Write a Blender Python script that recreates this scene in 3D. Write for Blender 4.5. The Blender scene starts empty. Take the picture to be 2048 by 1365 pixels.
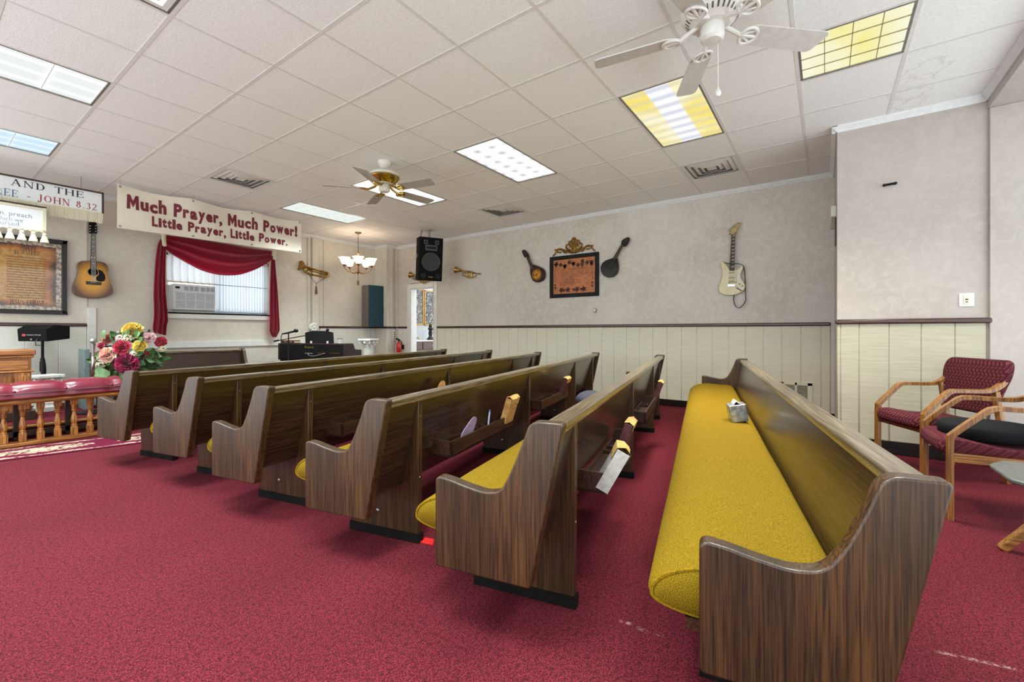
import bpy, bmesh, math, random
from mathutils import Vector, Matrix, Euler
random.seed(7)
PI = math.pi
C = bpy.context.scene.collection
SC = bpy.context.scene

# ------------------------------------------------------------------ camera, sky, exposure
YAW, FPX, PX, PY, CAMH = 0.62221, 873.73, 1024.0, 663.62, 1.08
cam_data = bpy.data.cameras.new('camera')
cam_data.sensor_width = 36.0
cam_data.lens = 36.0 * FPX / 2048
cam_data.shift_y = -(1365 / 2 - PY) / 2048
cam_data.clip_start = 0.02
cam = bpy.data.objects.new('camera', cam_data); C.objects.link(cam)
cam.location = (0, 0, CAMH); cam.rotation_euler = (PI / 2, 0, YAW - PI / 2)
SC.camera = cam
w = bpy.data.worlds.new('daylight'); SC.world = w; w.use_nodes = True
w.node_tree.nodes['Background'].inputs[0].default_value = (0.90, 0.98, 1.0, 1)
w.node_tree.nodes['Background'].inputs[1].default_value = 1.9
SC.view_settings.view_transform = 'Standard'; SC.view_settings.look = 'None'
SC.view_settings.exposure = 0.48; SC.view_settings.gamma = 1.0
SC.view_settings.use_curve_mapping = False
LAMP_WATTS = 18.0          # each ceiling troffer
PANEL_GLOW = 0.71
CEIL = CAMH + 1.90669
T = 0.6096
XR, YL = 6.50, 8.25        # the two long walls
XP = 5.08                  # face of the wall that steps forward

# ------------------------------------------------------------------ measuring: where a sight line meets a plane of the room
FW = Vector((math.cos(YAW), math.sin(YAW), 0)); RT = Vector((math.sin(YAW), -math.cos(YAW), 0))
def ray(px, py): return FW + RT * ((px - PX) / FPX) + Vector((0, 0, 1)) * ((PY - py) / FPX)
def O3(v): return Vector((v.x, v.y, v.z + CAMH))
def on_x(px, py, x): d = ray(px, py); return O3(d * (x / d.x))
def on_y(px, py, y): d = ray(px, py); return O3(d * (y / d.y))
def on_z(px, py, z): d = ray(px, py); return O3(d * ((z - CAMH) / d.z))
def at_d(px, py, dep): return O3(ray(px, py) * dep)
def latt(a, b, z=CEIL): return Vector(((a + .54546) * T, (b + 5.26746) * T, z))

# ------------------------------------------------------------------ materials
def lin(c):
    o = []
    for v in c[:3]:
        v /= 255.0
        o.append(v / 12.92 if v <= .04045 else ((v + .055) / 1.055) ** 2.4)
    return (*o, 1.0)
def nodes_of(name):
    m = bpy.data.materials.new(name); m.use_nodes = True
    nt = m.node_tree; return m, nt, nt.nodes['Principled BSDF'], nt.nodes.new, nt.links.new
def M(name, c, c2=None, rough=.5, metal=0.0, scale=(25, 25, 25), detail=3.0, bump=0.0, coat=0.0, lo=.35, hi=.65,
      emit=0.0, spec=.5, sheen=0.0, bdist=.01):
    m, nt, b, N, L = nodes_of(name)
    if c2 is None: c2 = tuple(min(255, v * 1.08 + 2) for v in c)
    tc = N('ShaderNodeTexCoord'); mp = N('ShaderNodeMapping'); no = N('ShaderNodeTexNoise'); rp = N('ShaderNodeValToRGB')
    mp.inputs['Scale'].default_value = scale if isinstance(scale, tuple) else (scale,) * 3
    no.inputs['Scale'].default_value = 1.0; no.inputs['Detail'].default_value = detail
    L(tc.outputs['Object'], mp.inputs['Vector']); L(mp.outputs[0], no.inputs['Vector']); L(no.outputs['Fac'], rp.inputs[0])
    rp.color_ramp.elements[0].position = lo; rp.color_ramp.elements[1].position = hi
    rp.color_ramp.elements[0].color = lin(c); rp.color_ramp.elements[1].color = lin(c2)
    L(rp.outputs[0], b.inputs['Base Color'])
    b.inputs['Roughness'].default_value = rough; b.inputs['Metallic'].default_value = metal
    b.inputs['Coat Weight'].default_value = coat; b.inputs['Specular IOR Level'].default_value = spec
    b.inputs['Coat Roughness'].default_value = .12
    b.inputs['Sheen Weight'].default_value = sheen
    if emit:
        L(rp.outputs[0], b.inputs['Emission Color']); b.inputs['Emission Strength'].default_value = emit
    if bump:
        bp = N('ShaderNodeBump'); bp.inputs['Strength'].default_value = bump; bp.inputs['Distance'].default_value = bdist
        L(no.outputs['Fac'], bp.inputs['Height']); L(bp.outputs[0], b.inputs['Normal'])
    return m
def wood(name, dark, mid, light, axis, rough=.35, coat=.3, fine=150.0, board=7.0, spec=.5):
    m, nt, b, N, L = nodes_of(name)
    tc = N('ShaderNodeTexCoord')
    def noise(cross, along, detail, dist=0.0):
        mp = N('ShaderNodeMapping'); s = [cross] * 3; s[axis] = along; mp.inputs['Scale'].default_value = s
        no = N('ShaderNodeTexNoise'); no.inputs['Scale'].default_value = 1; no.inputs['Detail'].default_value = detail
        no.inputs['Distortion'].default_value = dist
        L(tc.outputs['Object'], mp.inputs[0]); L(mp.outputs[0], no.inputs['Vector']); return no
    n1 = noise(board, .8, 4, .6); n2 = noise(fine, 5.0, 5); n3 = noise(fine * .35, 1.6, 3, 1.2)
    rp = N('ShaderNodeValToRGB'); r = rp.color_ramp
    r.elements[0].position = .3; r.elements[0].color = lin(mid); r.elements[1].position = .72; r.elements[1].color = lin(light)
    L(n1.outputs['Fac'], rp.inputs[0])
    def gr(no, a, bb, amt, prev):
        q = N('ShaderNodeValToRGB'); q.color_ramp.elements[0].position = a; q.color_ramp.elements[1].position = bb
        q.color_ramp.elements[0].color = (amt,) * 3 + (1,); q.color_ramp.elements[1].color = (0, 0, 0, 1)
        L(no.outputs['Fac'], q.inputs[0])
        mx = N('ShaderNodeMix'); mx.data_type = 'RGBA'; L(q.outputs[0], mx.inputs[0]); L(prev, mx.inputs[6])
        mx.inputs[7].default_value = lin(dark); return mx.outputs[2]
    o = gr(n3, .38, .56, .5, rp.outputs[0]); o = gr(n2, .36, .56, .85, o)
    L(o, b.inputs['Base Color'])
    b.inputs['Roughness'].default_value = rough; b.inputs['Coat Weight'].default_value = coat
    b.inputs['Coat Roughness'].default_value = .2; b.inputs['Specular IOR Level'].default_value = spec
    bp = N('ShaderNodeBump'); bp.inputs['Strength'].default_value = .12; bp.inputs['Distance'].default_value = .003
    L(n2.outputs['Fac'], bp.inputs['Height']); L(bp.outputs[0], b.inputs['Normal'])
    return m
def wall_paint(name, cols, blotch=(150, 138, 124), amt=.5):
    m, nt, b, N, L = nodes_of(name)
    tc = N('ShaderNodeTexCoord')
    def noise(s, d, dist=0):
        no = N('ShaderNodeTexNoise'); no.inputs['Scale'].default_value = s; no.inputs['Detail'].default_value = d
        no.inputs['Distortion'].default_value = dist; L(tc.outputs['Object'], no.inputs['Vector']); return no
    n1 = noise(1.3, 3); n2 = noise(14, 8, 1.0); n3 = noise(1.1, 2)
    rp = N('ShaderNodeValToRGB'); r = rp.color_ramp
    r.elements[0].position = .3; r.elements[0].color = lin(cols[0]); r.elements[1].position = .7; r.elements[1].color = lin(cols[1])
    L(n1.outputs['Fac'], rp.inputs[0])
    q = N('ShaderNodeValToRGB'); q.color_ramp.elements[0].position = .44; q.color_ramp.elements[1].position = .66
    q.color_ramp.elements[0].color = (0, 0, 0, 1); q.color_ramp.elements[1].color = (amt,) * 3 + (1,)
    L(n2.outputs['Fac'], q.inputs[0])
    mx = N('ShaderNodeMix'); mx.data_type = 'RGBA'; L(q.outputs[0], mx.inputs[0]); L(rp.outputs[0], mx.inputs[6]); mx.inputs[7].default_value = lin(cols[2])
    L(mx.outputs[2], b.inputs['Base Color'])
    # glossier troweled patches
    g = N('ShaderNodeValToRGB'); g.color_ramp.elements[0].position = .45; g.color_ramp.elements[1].position = .6
    g.color_ramp.elements[0].color = (.62,) * 3 + (1,); g.color_ramp.elements[1].color = (.45,) * 3 + (1,)
    L(n3.outputs['Fac'], g.inputs[0]); L(g.outputs[0], b.inputs['Roughness'])
    bp = N('ShaderNodeBump'); bp.inputs['Strength'].default_value = .25; bp.inputs['Distance'].default_value = .004
    L(n2.outputs['Fac'], bp.inputs['Height']); L(bp.outputs[0], b.inputs['Normal'])
    return m

class NB:
    """tiny node-maths builder"""
    def __init__(s, nt): s.nt = nt; s.N = nt.nodes.new; s.L = nt.links.new
    def m(s, op, a, b=None, c=None, clamp=False):
        n = s.N('ShaderNodeMath'); n.operation = op; n.use_clamp = clamp
        for i, v in enumerate((a, b, c)):
            if v is None: continue
            if isinstance(v, (int, float)): n.inputs[i].default_value = v
            else: s.L(v, n.inputs[i])
        return n.outputs[0]
    def mix(s, f, a, b):
        n = s.N('ShaderNodeMix'); n.data_type = 'RGBA'
        for i, v in ((0, f), (6, a), (7, b)):
            if isinstance(v, (int, float)): n.inputs[i].default_value = v
            elif isinstance(v, tuple): n.inputs[i].default_value = v
            else: s.L(v, n.inputs[i])
        return n.outputs[2]
    def noise(s, vec, scale, detail=3, dist=0):
        n = s.N('ShaderNodeTexNoise'); n.inputs['Scale'].default_value = scale; n.inputs['Detail'].default_value = detail
        n.inputs['Distortion'].default_value = dist; s.L(vec, n.inputs['Vector']); return n.outputs['Fac']
    def xyz(s):
        tc = s.N('ShaderNodeTexCoord'); sp = s.N('ShaderNodeSeparateXYZ'); s.L(tc.outputs['Object'], sp.inputs[0])
        return tc.outputs['Object'], sp.outputs[0], sp.outputs[1], sp.outputs[2]
    def step(s, v, a, b):
        n = s.N('ShaderNodeMapRange'); n.clamp = True; s.L(v, n.inputs[0]); n.inputs[1].default_value = a; n.inputs[2].default_value = b
        return n.outputs[0]

# ------------------------------------------------------------------ mesh building
def rounded(pts, r, n=4):
    """2-D outline with rounded corners; r is one radius or one per corner"""
    out = []; k = len(pts)
    for i in range(k):
        p = Vector(pts[i]); a = Vector(pts[i - 1]); b = Vector(pts[(i + 1) % k]); rr = r[i] if isinstance(r, (list, tuple)) else r
        if rr <= 0: out.append(tuple(p)); continue
        da = (a - p); db = (b - p); t = min(rr, da.length * .45, db.length * .45)
        s = p + da.normalized() * t; e = p + db.normalized() * t
        for j in range(n + 1):
            u = j / n; out.append(tuple(s * (1 - u) ** 2 + p * 2 * u * (1 - u) + e * u * u))
    return out
def smooth_closed(pts, n=5):
    out = []; k = len(pts)
    for i in range(k):
        p0, p1, p2, p3 = (Vector(pts[(i + j) % k]) for j in (-1, 0, 1, 2))
        for j in range(n):
            t = j / n
            out.append(tuple(.5 * ((2 * p1) + (p2 - p0) * t + (2 * p0 - 5 * p1 + 4 * p2 - p3) * t * t + (3 * p1 - p0 - 3 * p2 + p3) * t ** 3)))
    return out
def smooth_open(pts, n=6):
    pts = [Vector(p) for p in pts]; out = []
    for i in range(len(pts) - 1):
        p1, p2 = pts[i], pts[i + 1]; p0 = pts[i - 1] if i else p1 * 2 - p2; p3 = pts[i + 2] if i + 2 < len(pts) else p2 * 2 - p1
        for j in range(n):
            t = j / n
            out.append(.5 * ((2 * p1) + (p2 - p0) * t + (2 * p0 - 5 * p1 + 4 * p2 - p3) * t * t + (3 * p1 - p0 - 3 * p2 + p3) * t ** 3))
    out.append(pts[-1]); return out
class MB:
    def __init__(s): s.bm = bmesh.new()
    def add(s, vs, fs, mt=None):
        if mt is not None: vs = [mt @ Vector(v) for v in vs]
        nv = [s.bm.verts.new(v) for v in vs]
        for f in fs:
            try: s.bm.faces.new([nv[i] for i in f])
            except ValueError: pass
        return s
    def box(s, x0, x1, y0, y1, z0, z1, mt=None):
        v = [(x0, y0, z0), (x1, y0, z0), (x1, y1, z0), (x0, y1, z0), (x0, y0, z1), (x1, y0, z1), (x1, y1, z1), (x0, y1, z1)]
        return s.add(v, [(3, 2, 1, 0), (4, 5, 6, 7), (0, 1, 5, 4), (1, 2, 6, 5), (2, 3, 7, 6), (3, 0, 4, 7)], mt)
    def prism(s, pts, h0, h1, mt=None):
        n = len(pts); v = [(p[0], p[1], h0) for p in pts] + [(p[0], p[1], h1) for p in pts]
        f = [tuple(range(n - 1, -1, -1)), tuple(range(n, 2 * n))] + [(i, (i + 1) % n, n + (i + 1) % n, n + i) for i in range(n)]
        return s.add(v, f, mt)
    def quad(s, a, b, c, d): return s.add([a, b, c, d], [(0, 1, 2, 3)])
    def tube(s, path, r, n=8, mt=None, caps=True, flat=None):
        path = [Vector(p) for p in path]; k = len(path); rr = r if isinstance(r, (list, tuple)) else [r] * k
        vs = []; up = None
        for i, p in enumerate(path):
            t = (path[min(i + 1, k - 1)] - path[max(i - 1, 0)])
            t = t.normalized() if t.length > 1e-9 else Vector((0, 0, 1))
            if up is None:
                up = Vector((0, 0, 1)) if abs(t.z) < .9 else Vector((1, 0, 0))
            a = t.cross(up)
            if a.length < 1e-6: a = t.cross(Vector((0, 1, 0)))
            a.normalize(); b = a.cross(t).normalized(); up = b
            for j in range(n):
                q = 2 * PI * j / n; vs.append(p + (a * math.cos(q) + b * math.sin(q) * (flat or 1)) * rr[i])
        fs = [(i * n + j, i * n + (j + 1) % n, (i + 1) * n + (j + 1) % n, (i + 1) * n + j) for i in range(k - 1) for j in range(n)]
        if caps: fs += [tuple(range(n - 1, -1, -1)), tuple(range((k - 1) * n, k * n))]
        return s.add(vs, fs, mt)
    def strip(s, path, wdt, thk, side, mt=None):
        """rectangular bar along a path; side = the constant width direction"""
        path = [Vector(p) for p in path]; side = Vector(side).normalized(); k = len(path); vs = []
        for i, p in enumerate(path):
            t = (path[min(i + 1, k - 1)] - path[max(i - 1, 0)]).normalized(); n = side.cross(t).normalized()
            tt = thk[i] if isinstance(thk, (list, tuple)) else thk
            for a, b in ((-1, -1), (1, -1), (1, 1), (-1, 1)): vs.append(p + side * (a * wdt / 2) + n * (b * tt / 2))
        fs = [(i * 4 + j, i * 4 + (j + 1) % 4, i * 4 + 4 + (j + 1) % 4, i * 4 + 4 + j) for i in range(k - 1) for j in range(4)]
        fs += [(3, 2, 1, 0), tuple(range(k * 4 - 4, k * 4))]
        return s.add(vs, fs, mt)
    def lathe(s, prof, n=24, mt=None):
        k = len(prof); vs = [(r * math.cos(2 * PI * j / n), r * math.sin(2 * PI * j / n), z) for r, z in prof for j in range(n)]
        fs = [(i * n + j, i * n + (j + 1) % n, (i + 1) * n + (j + 1) % n, (i + 1) * n + j) for i in range(k - 1) for j in range(n)]
        if prof[0][0] > 1e-6: fs.append(tuple(range(n - 1, -1, -1)))
        if prof[-1][0] > 1e-6: fs.append(tuple(range((k - 1) * n, k * n)))
        s.add(vs, fs, mt); return s
    def grid(s, fn, nu, nv, cu=False):
        vs = [fn(i / nu, j / nv) for j in range(nv + 1) for i in range(nu + (0 if cu else 1))]; st = nu if cu else nu + 1
        fs = [(j * st + i, j * st + (i + 1) % st, (j + 1) * st + (i + 1) % st, (j + 1) * st + i) for j in range(nv) for i in range(nu)]
        return s.add(vs, fs)
    def ball(s, c, r, sc=(1, 1, 1), nu=14, nv=9, mt=None):
        vs = []; 
        for j in range(nv + 1):
            a = PI * j / nv
            for i in range(nu):
                q = 2 * PI * i / nu
                vs.append((c[0] + r * sc[0] * math.sin(a) * math.cos(q), c[1] + r * sc[1] * math.sin(a) * math.sin(q), c[2] + r * sc[2] * math.cos(a)))
        fs = [(j * nu + i, (j + 1) * nu + i, (j + 1) * nu + (i + 1) % nu, j * nu + (i + 1) % nu) for j in range(nv) for i in range(nu)]
        return s.add(vs, fs, mt)
    def build(s, name, m, parent=None, bevel=0.0, sharp=.7, recalc=True, seg=2):
        bmesh.ops.remove_doubles(s.bm, verts=s.bm.verts, dist=1e-6)
        if recalc: bmesh.ops.recalc_face_normals(s.bm, faces=s.bm.faces)
        for f in s.bm.faces: f.smooth = True
        for e in s.bm.edges:
            if len(e.link_faces) != 2 or e.calc_face_angle(0) > sharp: e.smooth = False
        me = bpy.data.meshes.new(name); s.bm.to_mesh(me); s.bm.free()
        o = bpy.data.objects.new(name, me); C.objects.link(o)
        if isinstance(m, (list, tuple)):
            for q in m: me.materials.append(q)
        else: me.materials.append(m)
        if parent is not None: o.parent = parent
        if bevel:
            b = o.modifiers.new('edge', 'BEVEL'); b.width = bevel; b.segments = seg; b.limit_method = 'ANGLE'; b.angle_limit = .6
        return o
def thing(name, label, cat, loc=(0, 0, 0), rotz=0.0, group=None, mw=None):
    o = bpy.data.objects.new(name, None); C.objects.link(o); o.empty_display_size = .1
    if mw is not None: o.matrix_world = mw
    else: o.location = loc; o.rotation_euler = (0, 0, rotz)
    o['label'] = label; o['category'] = cat
    if group: o['group'] = group
    return o
def tag(o, label, cat, group=None):
    o['label'] = label; o['category'] = cat
    if group: o['group'] = group
    return o
def struct(o): o['kind'] = 'structure'; return o
def frame_on_right(px, py, off=0.0, x=None):
    """local frame on the right-hand wall: x along the picture, y up, z into the room"""
    p = on_x(px, py, (XR if x is None else x) - off)
    mw = Matrix(((0, 0, -1, p.x), (-1, 0, 0, p.y), (0, 1, 0, p.z), (0, 0, 0, 1)))
    inv = mw.inverted(); X = p.x
    def f(qx, qy): v = inv @ on_x(qx, qy, X); return (v.x, v.y)
    return mw, f
def frame_on_left(px, py, off=0.0, y=None):
    p = on_y(px, py, (YL if y is None else y) - off)
    mw = Matrix(((1, 0, 0, p.x), (0, 0, -1, p.y), (0, 1, 0, p.z), (0, 0, 0, 1)))
    inv = mw.inverted(); Y = p.y
    def f(qx, qy): v = inv @ on_y(qx, qy, Y); return (v.x, v.y)
    return mw, f

# ------------------------------------------------------------------ lettering
def text_polys(body, bold=0.0):
    cu = bpy.data.curves.new('lettering', 'FONT'); cu.body = body; cu.offset = bold; cu.resolution_u = 3
    o = bpy.data.objects.new('lettering', cu); C.objects.link(o)
    dg = bpy.context.evaluated_depsgraph_get(); ev = o.evaluated_get(dg); me = ev.to_mesh()
    vs = [(v.co.x, v.co.y) for v in me.vertices]; fs = [tuple(p.vertices) for p in me.polygons]
    ev.to_mesh_clear(); bpy.data.objects.remove(o); bpy.data.curves.remove(cu)
    return vs, fs
def put_text(mb, body, x0, x1, y0, y1, z, bold=0.0, fn=None, jitter=0.0):
    """fit lettering into a rectangle of the local frame (y0 = lowest ink, y1 = highest ink)"""
    vs, fs = text_polys(body, bold)
    if not vs: return
    ax, bx = min(v[0] for v in vs), max(v[0] for v in vs); ay, by = min(v[1] for v in vs), max(v[1] for v in vs)
    out = []
    for v in vs:
        p = (x0 + (v[0] - ax) / (bx - ax) * (x1 - x0), y0 + (v[1] - ay) / (by - ay) * (y1 - y0))
        out.append(fn(*p) if fn else (p[0], p[1], z))
    mb.add(out, fs)
# a small roman alphabet with serifs: (strokes, arcs) on a cap height of 1
K, H_ = .15, .06
def _v(x, y0=0, y1=1, w_=K): return [('s', x, y0, x, y1, w_), ('h', x - .15, x + .15, y0), ('h', x - .15, x + .15, y1)]
ROMAN = {
 'T': (.8, [('s', .4, 0, .4, 1, K), ('h', .25, .55, 0), ('b', .02, .78, 1), ('s', .05, .78, .05, 1, H_), ('s', .75, .78, .75, 1, H_)]),
 'H': (.95, _v(.17) + _v(.78) + [('s', .17, .5, .78, .5, H_)]),
 'A': (.92, [('s', .14, 0, .46, 1, H_), ('s', .46, 1, .78, 0, K), ('s', .27, .36, .65, .36, H_), ('h', .0, .28, 0), ('h', .64, .92, 0)]),
 'N': (.95, _v(.17, w_=H_) + [('s', .14, 1, .78, 0, K)] + [('s', .78, 0, .78, 1, H_), ('h', .64, .92, 1)]),
 'D': (.92, _v(.17) + [('a', .3, .5, .48, .5, -90, 90)]),
 'E': (.78, [('s', .17, 0, .17, 1, K), ('s', .02, 0, .72, 0.02, H_), ('s', .02, 1, .70, .98, H_), ('s', .17, .52, .52, .52, H_), ('s', .7, 0, .7, .24, H_), ('s', .68, .78, .68, 1, H_), ('s', .52, .4, .52, .64, H_)]),
 'J': (.55, [('s', .34, .05, .34, 1, K), ('h', .18, .5, 1), ('a', .16, .05, .2, .26, 180, 360)]),
 'O': (.98, [('a', .48, .5, .42, .5, 0, 360)]),
 'U': (.92, [('s', .17, .3, .17, 1, K), ('h', .02, .32, 1), ('s', .74, .3, .74, 1, H_), ('h', .6, .9, 1), ('a', .455, .3, .3, .3, 180, 360)]),
 'R': (.88, _v(.17) + [('a', .28, .75, .34, .25, -90, 90), ('s', .36, .5, .74, 0, K), ('h', .66, .86, 0)]),
 'F': (.74, _v(.17) + [('s', .17, .98, .68, .98, H_), ('s', .66, .76, .66, 1, H_), ('s', .17, .52, .5, .52, H_)]),
 'S': (.66, [('a', .33, .74, .25, .26, 60, 270), ('a', .33, .25, .26, .25, -120, 90)]),
 'L': (.74, _v(.17) + [('s', .17, .02, .68, .02, H_), ('s', .67, 0, .67, .26, H_)]),
 'B': (.82, _v(.17) + [('a', .3, .76, .3, .24, -90, 90), ('a', .3, .27, .36, .27, -90, 90)]),
 'C': (.88, [('a', .46, .5, .4, .5, 45, 315), ('s', .76, .7, .76, .98, H_)]),
 'I': (.36, _v(.17)),
 'K': (.9, _v(.17) + [('s', .24, .45, .72, 1, H_), ('s', .36, .55, .76, 0, K), ('h', .62, .9, 0), ('h', .6, .86, 1)]),
 'W': (1.2, [('s', .14, 1, .36, 0, K), ('s', .36, 0, .58, 1, H_), ('s', .58, 1, .82, 0, K), ('s', .82, 0, 1.04, 1, H_), ('h', 0, .28, 1), ('h', .92, 1.18, 1)]),
 'Y': (.9, [('s', .14, 1, .45, .45, K), ('s', .76, 1, .45, .45, H_), ('s', .45, 0, .45, .45, K), ('h', .3, .6, 0), ('h', 0, .28, 1), ('h', .64, .9, 1)]),
 'M': (1.1, _v(.17, w_=H_) + [('s', .17, 1, .53, .1, K), ('s', .53, .1, .9, 1, H_)] + _v(.9)),
 'P': (.8, _v(.17) + [('a', .28, .73, .36, .27, -90, 90)]),
 '8': (.72, [('a', .34, .76, .22, .24, 0, 360), ('a', .34, .27, .28, .27, 0, 360)]),
 '3': (.66, [('a', .3, .76, .24, .24, -90, 150), ('a', .3, .27, .28, .27, -150, 90)]),
 '2': (.7, [('a', .32, .72, .27, .28, -10, 165), ('s', .55, .62, .1, .06, K * .8), ('s', .06, .05, .64, .05, .1)]),
 '.': (.34, [('s', .14, 0, .14, .12, .14)]), ',': (.36, [('s', .16, .12, .1, -.16, .12)]), '-': (.6, [('s', .12, .36, .46, .36, .09)]), ' ': (.5, [])}
def roman(mb, body, x0, y0, hgt, z, wide=1.0, fn=None, x1=None):
    """serif capitals starting at x0 on base line y0; x1 stretches the line to end there"""
    adv = sum(ROMAN[ch][0] + .1 for ch in body)
    k = hgt * wide if x1 is None else (x1 - x0) / adv
    def P(x, y): 
        q = (x0 + x * k, y0 + y * hgt); return fn(*q) if fn else (q[0], q[1], z)
    cx = 0
    for ch in body:
        wd, items = ROMAN[ch]
        for it in items:
            if it[0] == 's':
                _, ax, ay, bx, by, t = it; d = Vector((bx - ax, by - ay)); 
                n = Vector((-d.y, d.x)).normalized() * t / 2
                if abs(d.x) < .03: n = Vector((t / 2, 0))
                elif abs(d.y) > .2: n = Vector((t / 2, 0))
                mb.add([P(cx + ax - n.x, ay - n.y), P(cx + bx - n.x, by - n.y), P(cx + bx + n.x, by + n.y), P(cx + ax + n.x, ay + n.y)], [(0, 1, 2, 3)])
            elif it[0] in 'hb':
                _, ax, bx, y = it; t = .05 if it[0] == 'h' else .075; yy = y - t if y > .5 else y
                mb.add([P(cx + ax, yy), P(cx + bx, yy), P(cx + bx, yy + t), P(cx + ax, yy + t)], [(0, 1, 2, 3)])
            else:
                _, ax, ay, rx, ry, a0, a1 = it; n = 16; vs = []
                for i in range(n + 1):
                    q = math.radians(a0 + (a1 - a0) * i / n); t = H_ + (K * 1.05 - H_) * abs(math.cos(q))
                    for sgn in (0, 1):
                        f = 1 - sgn
                        vs.append(P(cx + ax + (rx - sgn * t) * math.cos(q), ay + (ry - sgn * (H_ + .01)) * math.sin(q)))
                mb.add(vs, [(2 * i, 2 * i + 2, 2 * i + 3, 2 * i + 1) for i in range(n)])
        cx += wd + .1
# ------------------------------------------------------------------ shared materials
m_wallR = wall_paint('sponged beige paint', ((196, 187, 175), (213, 206, 198), (222, 217, 210)))
m_wallL = wall_paint('warm beige paint', ((206, 197, 182), (218, 211, 198), (226, 220, 209)))
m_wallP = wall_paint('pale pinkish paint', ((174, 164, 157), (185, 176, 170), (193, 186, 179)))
m_wain = M('cream painted boards', (212, 207, 184), (221, 217, 196), rough=.5, scale=(4, 4, 90), bump=.35, bdist=.004, detail=5)
m_wainL = M('off white painted boards', (222, 221, 210), (230, 229, 219), rough=.5, scale=(4, 4, 80), bump=.2)
m_wainP = M('cream boards darkened against strong light', (176, 171, 149), (186, 181, 160), rough=.5, scale=(4, 4, 90), bump=.35, bdist=.004, detail=5)  # same cream boards, colour darkened to offset the strong light here
m_crown = M('grey white crown paint', (220, 222, 222), (228, 230, 230), rough=.5)
m_white = M('white gloss paint', (222, 221, 214), (230, 229, 223), rough=.4, scale=12)
m_rail = M('dark brown rail', (52, 26, 20), (74, 40, 30), rough=.3, scale=(8, 8, 60), coat=.3)
m_base = M('near black baseboard', (18, 13, 12), (30, 22, 20), spec=.25, rough=.45, scale=(6, 6, 40))
m_tile = M('speckled ceiling tile', (234, 234, 233), (245, 245, 244), rough=.85, scale=110, detail=4, bump=.5, bdist=.004)
def stained_tile():
    nt = m_tile.node_tree; q = NB(nt); b = nt.nodes['Principled BSDF']; src = b.inputs['Base Color'].links[0].from_socket; v, x, y, z = q.xyz(); n = q.noise(v, 9, 4, .6)
    c = src
    for px_, py_, r in ((1850, 140, .13), (1826, 166, .10), (1815, 190, .12), (1822, 206, .10)):
        p = on_z(px_, py_, CEIL); dx = q.m('SUBTRACT', x, p.x); dy = q.m('SUBTRACT', y, p.y)
        d = q.m('ADD', q.m('SQRT', q.m('ADD', q.m('MULTIPLY', dx, dx), q.m('MULTIPLY', dy, dy))), q.m('MULTIPLY', q.m('SUBTRACT', n, .5), .30))
        ring = q.m('MULTIPLY', q.step(d, r * .72, r * .97), q.step(d, r * 1.06, r))
        c = q.mix(q.m('MULTIPLY', ring, .2), c, lin((150, 126, 96)))
    q.L(c, b.inputs['Base Color'])
stained_tile()
m_tbar = M('white ceiling grid', (218, 217, 213), (226, 225, 222), rough=.45)
m_black = M('black plastic', (9, 9, 10), (16, 16, 18), spec=.2, rough=.45, scale=60)
m_blackw = M('black carpeted cabinet', (13, 13, 14), (22, 22, 24), spec=.15, rough=.85, scale=220, bump=.3)
m_chrome = M('polished chrome', (190, 190, 194), (214, 214, 216), rough=.18, metal=1.0)
m_steel = M('brushed steel', (150, 150, 150), (178, 178, 176), rough=.35, metal=1.0, scale=(4, 4, 120))
m_brass = M('polished brass', (176, 148, 72), (206, 180, 104), rough=.2, metal=1.0, scale=9)
m_oldbrass = M('aged brass', (140, 108, 50), (196, 160, 88), rough=.3, metal=1.0, scale=14)
m_ivory = M('ivory plastic', (214, 208, 188), (222, 217, 198), rough=.4)
m_plaster = M('white plaster', (214, 212, 204), (232, 230, 224), rough=.75, scale=30, bump=.2)
m_gold = M('antique gold leaf', (92, 62, 20), (172, 126, 52), rough=.42, metal=.7, scale=40, bump=.3)

# carpet with a few scuffs
def carpet():
    m, nt, b, N, L = nodes_of('crimson loop carpet'); q = NB(nt); v, x, y, z = q.xyz()
    n1 = q.noise(v, 190, 2); n2 = q.noise(v, 1.6, 3); n3 = q.noise(v, 60, 4)
    c = q.mix(q.step(n1, .36, .64), lin((44, 8, 16)), lin((128, 38, 51)))
    c = q.mix(q.m('MULTIPLY', q.step(n3, .46, .66), .55), c, lin((42, 10, 17)))
    c = q.mix(q.m('MULTIPLY', q.step(n2, .42, .68), .22), c, lin((66, 17, 27)))
    for (ax, ay, bx, by, wd, amt) in SCUFFS:
        dx, dy = bx - ax, by - ay; ln = math.hypot(dx, dy); ux, uy = dx / ln, dy / ln
        px = q.m('SUBTRACT', x, ax); py = q.m('SUBTRACT', y, ay)
        t = q.m('ADD', q.m('MULTIPLY', px, ux), q.m('MULTIPLY', py, uy))
        d = q.m('ABSOLUTE', q.m('SUBTRACT', q.m('MULTIPLY', px, uy), q.m('MULTIPLY', py, ux)))
        inside = q.m('MULTIPLY', q.step(t, 0, .02), q.step(t, ln, ln - .02))
        inside = q.m('MULTIPLY', inside, q.step(d, wd, wd * .3))
        inside = q.m('MULTIPLY', inside, q.m('MULTIPLY', q.step(n3, .45, .62), amt))
        c = q.mix(inside, c, lin((190, 160, 156)))
    L(c, b.inputs['Base Color']); b.inputs['Roughness'].default_value = .95; b.inputs['Specular IOR Level'].default_value = .15
    bp = N('ShaderNodeBump'); bp.inputs['Strength'].default_value = .6; bp.inputs['Distance'].default_value = .006
    L(n1, bp.inputs['Height']); L(bp.outputs[0], b.inputs['Normal'])
    return m
SCUFFS = []
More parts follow.
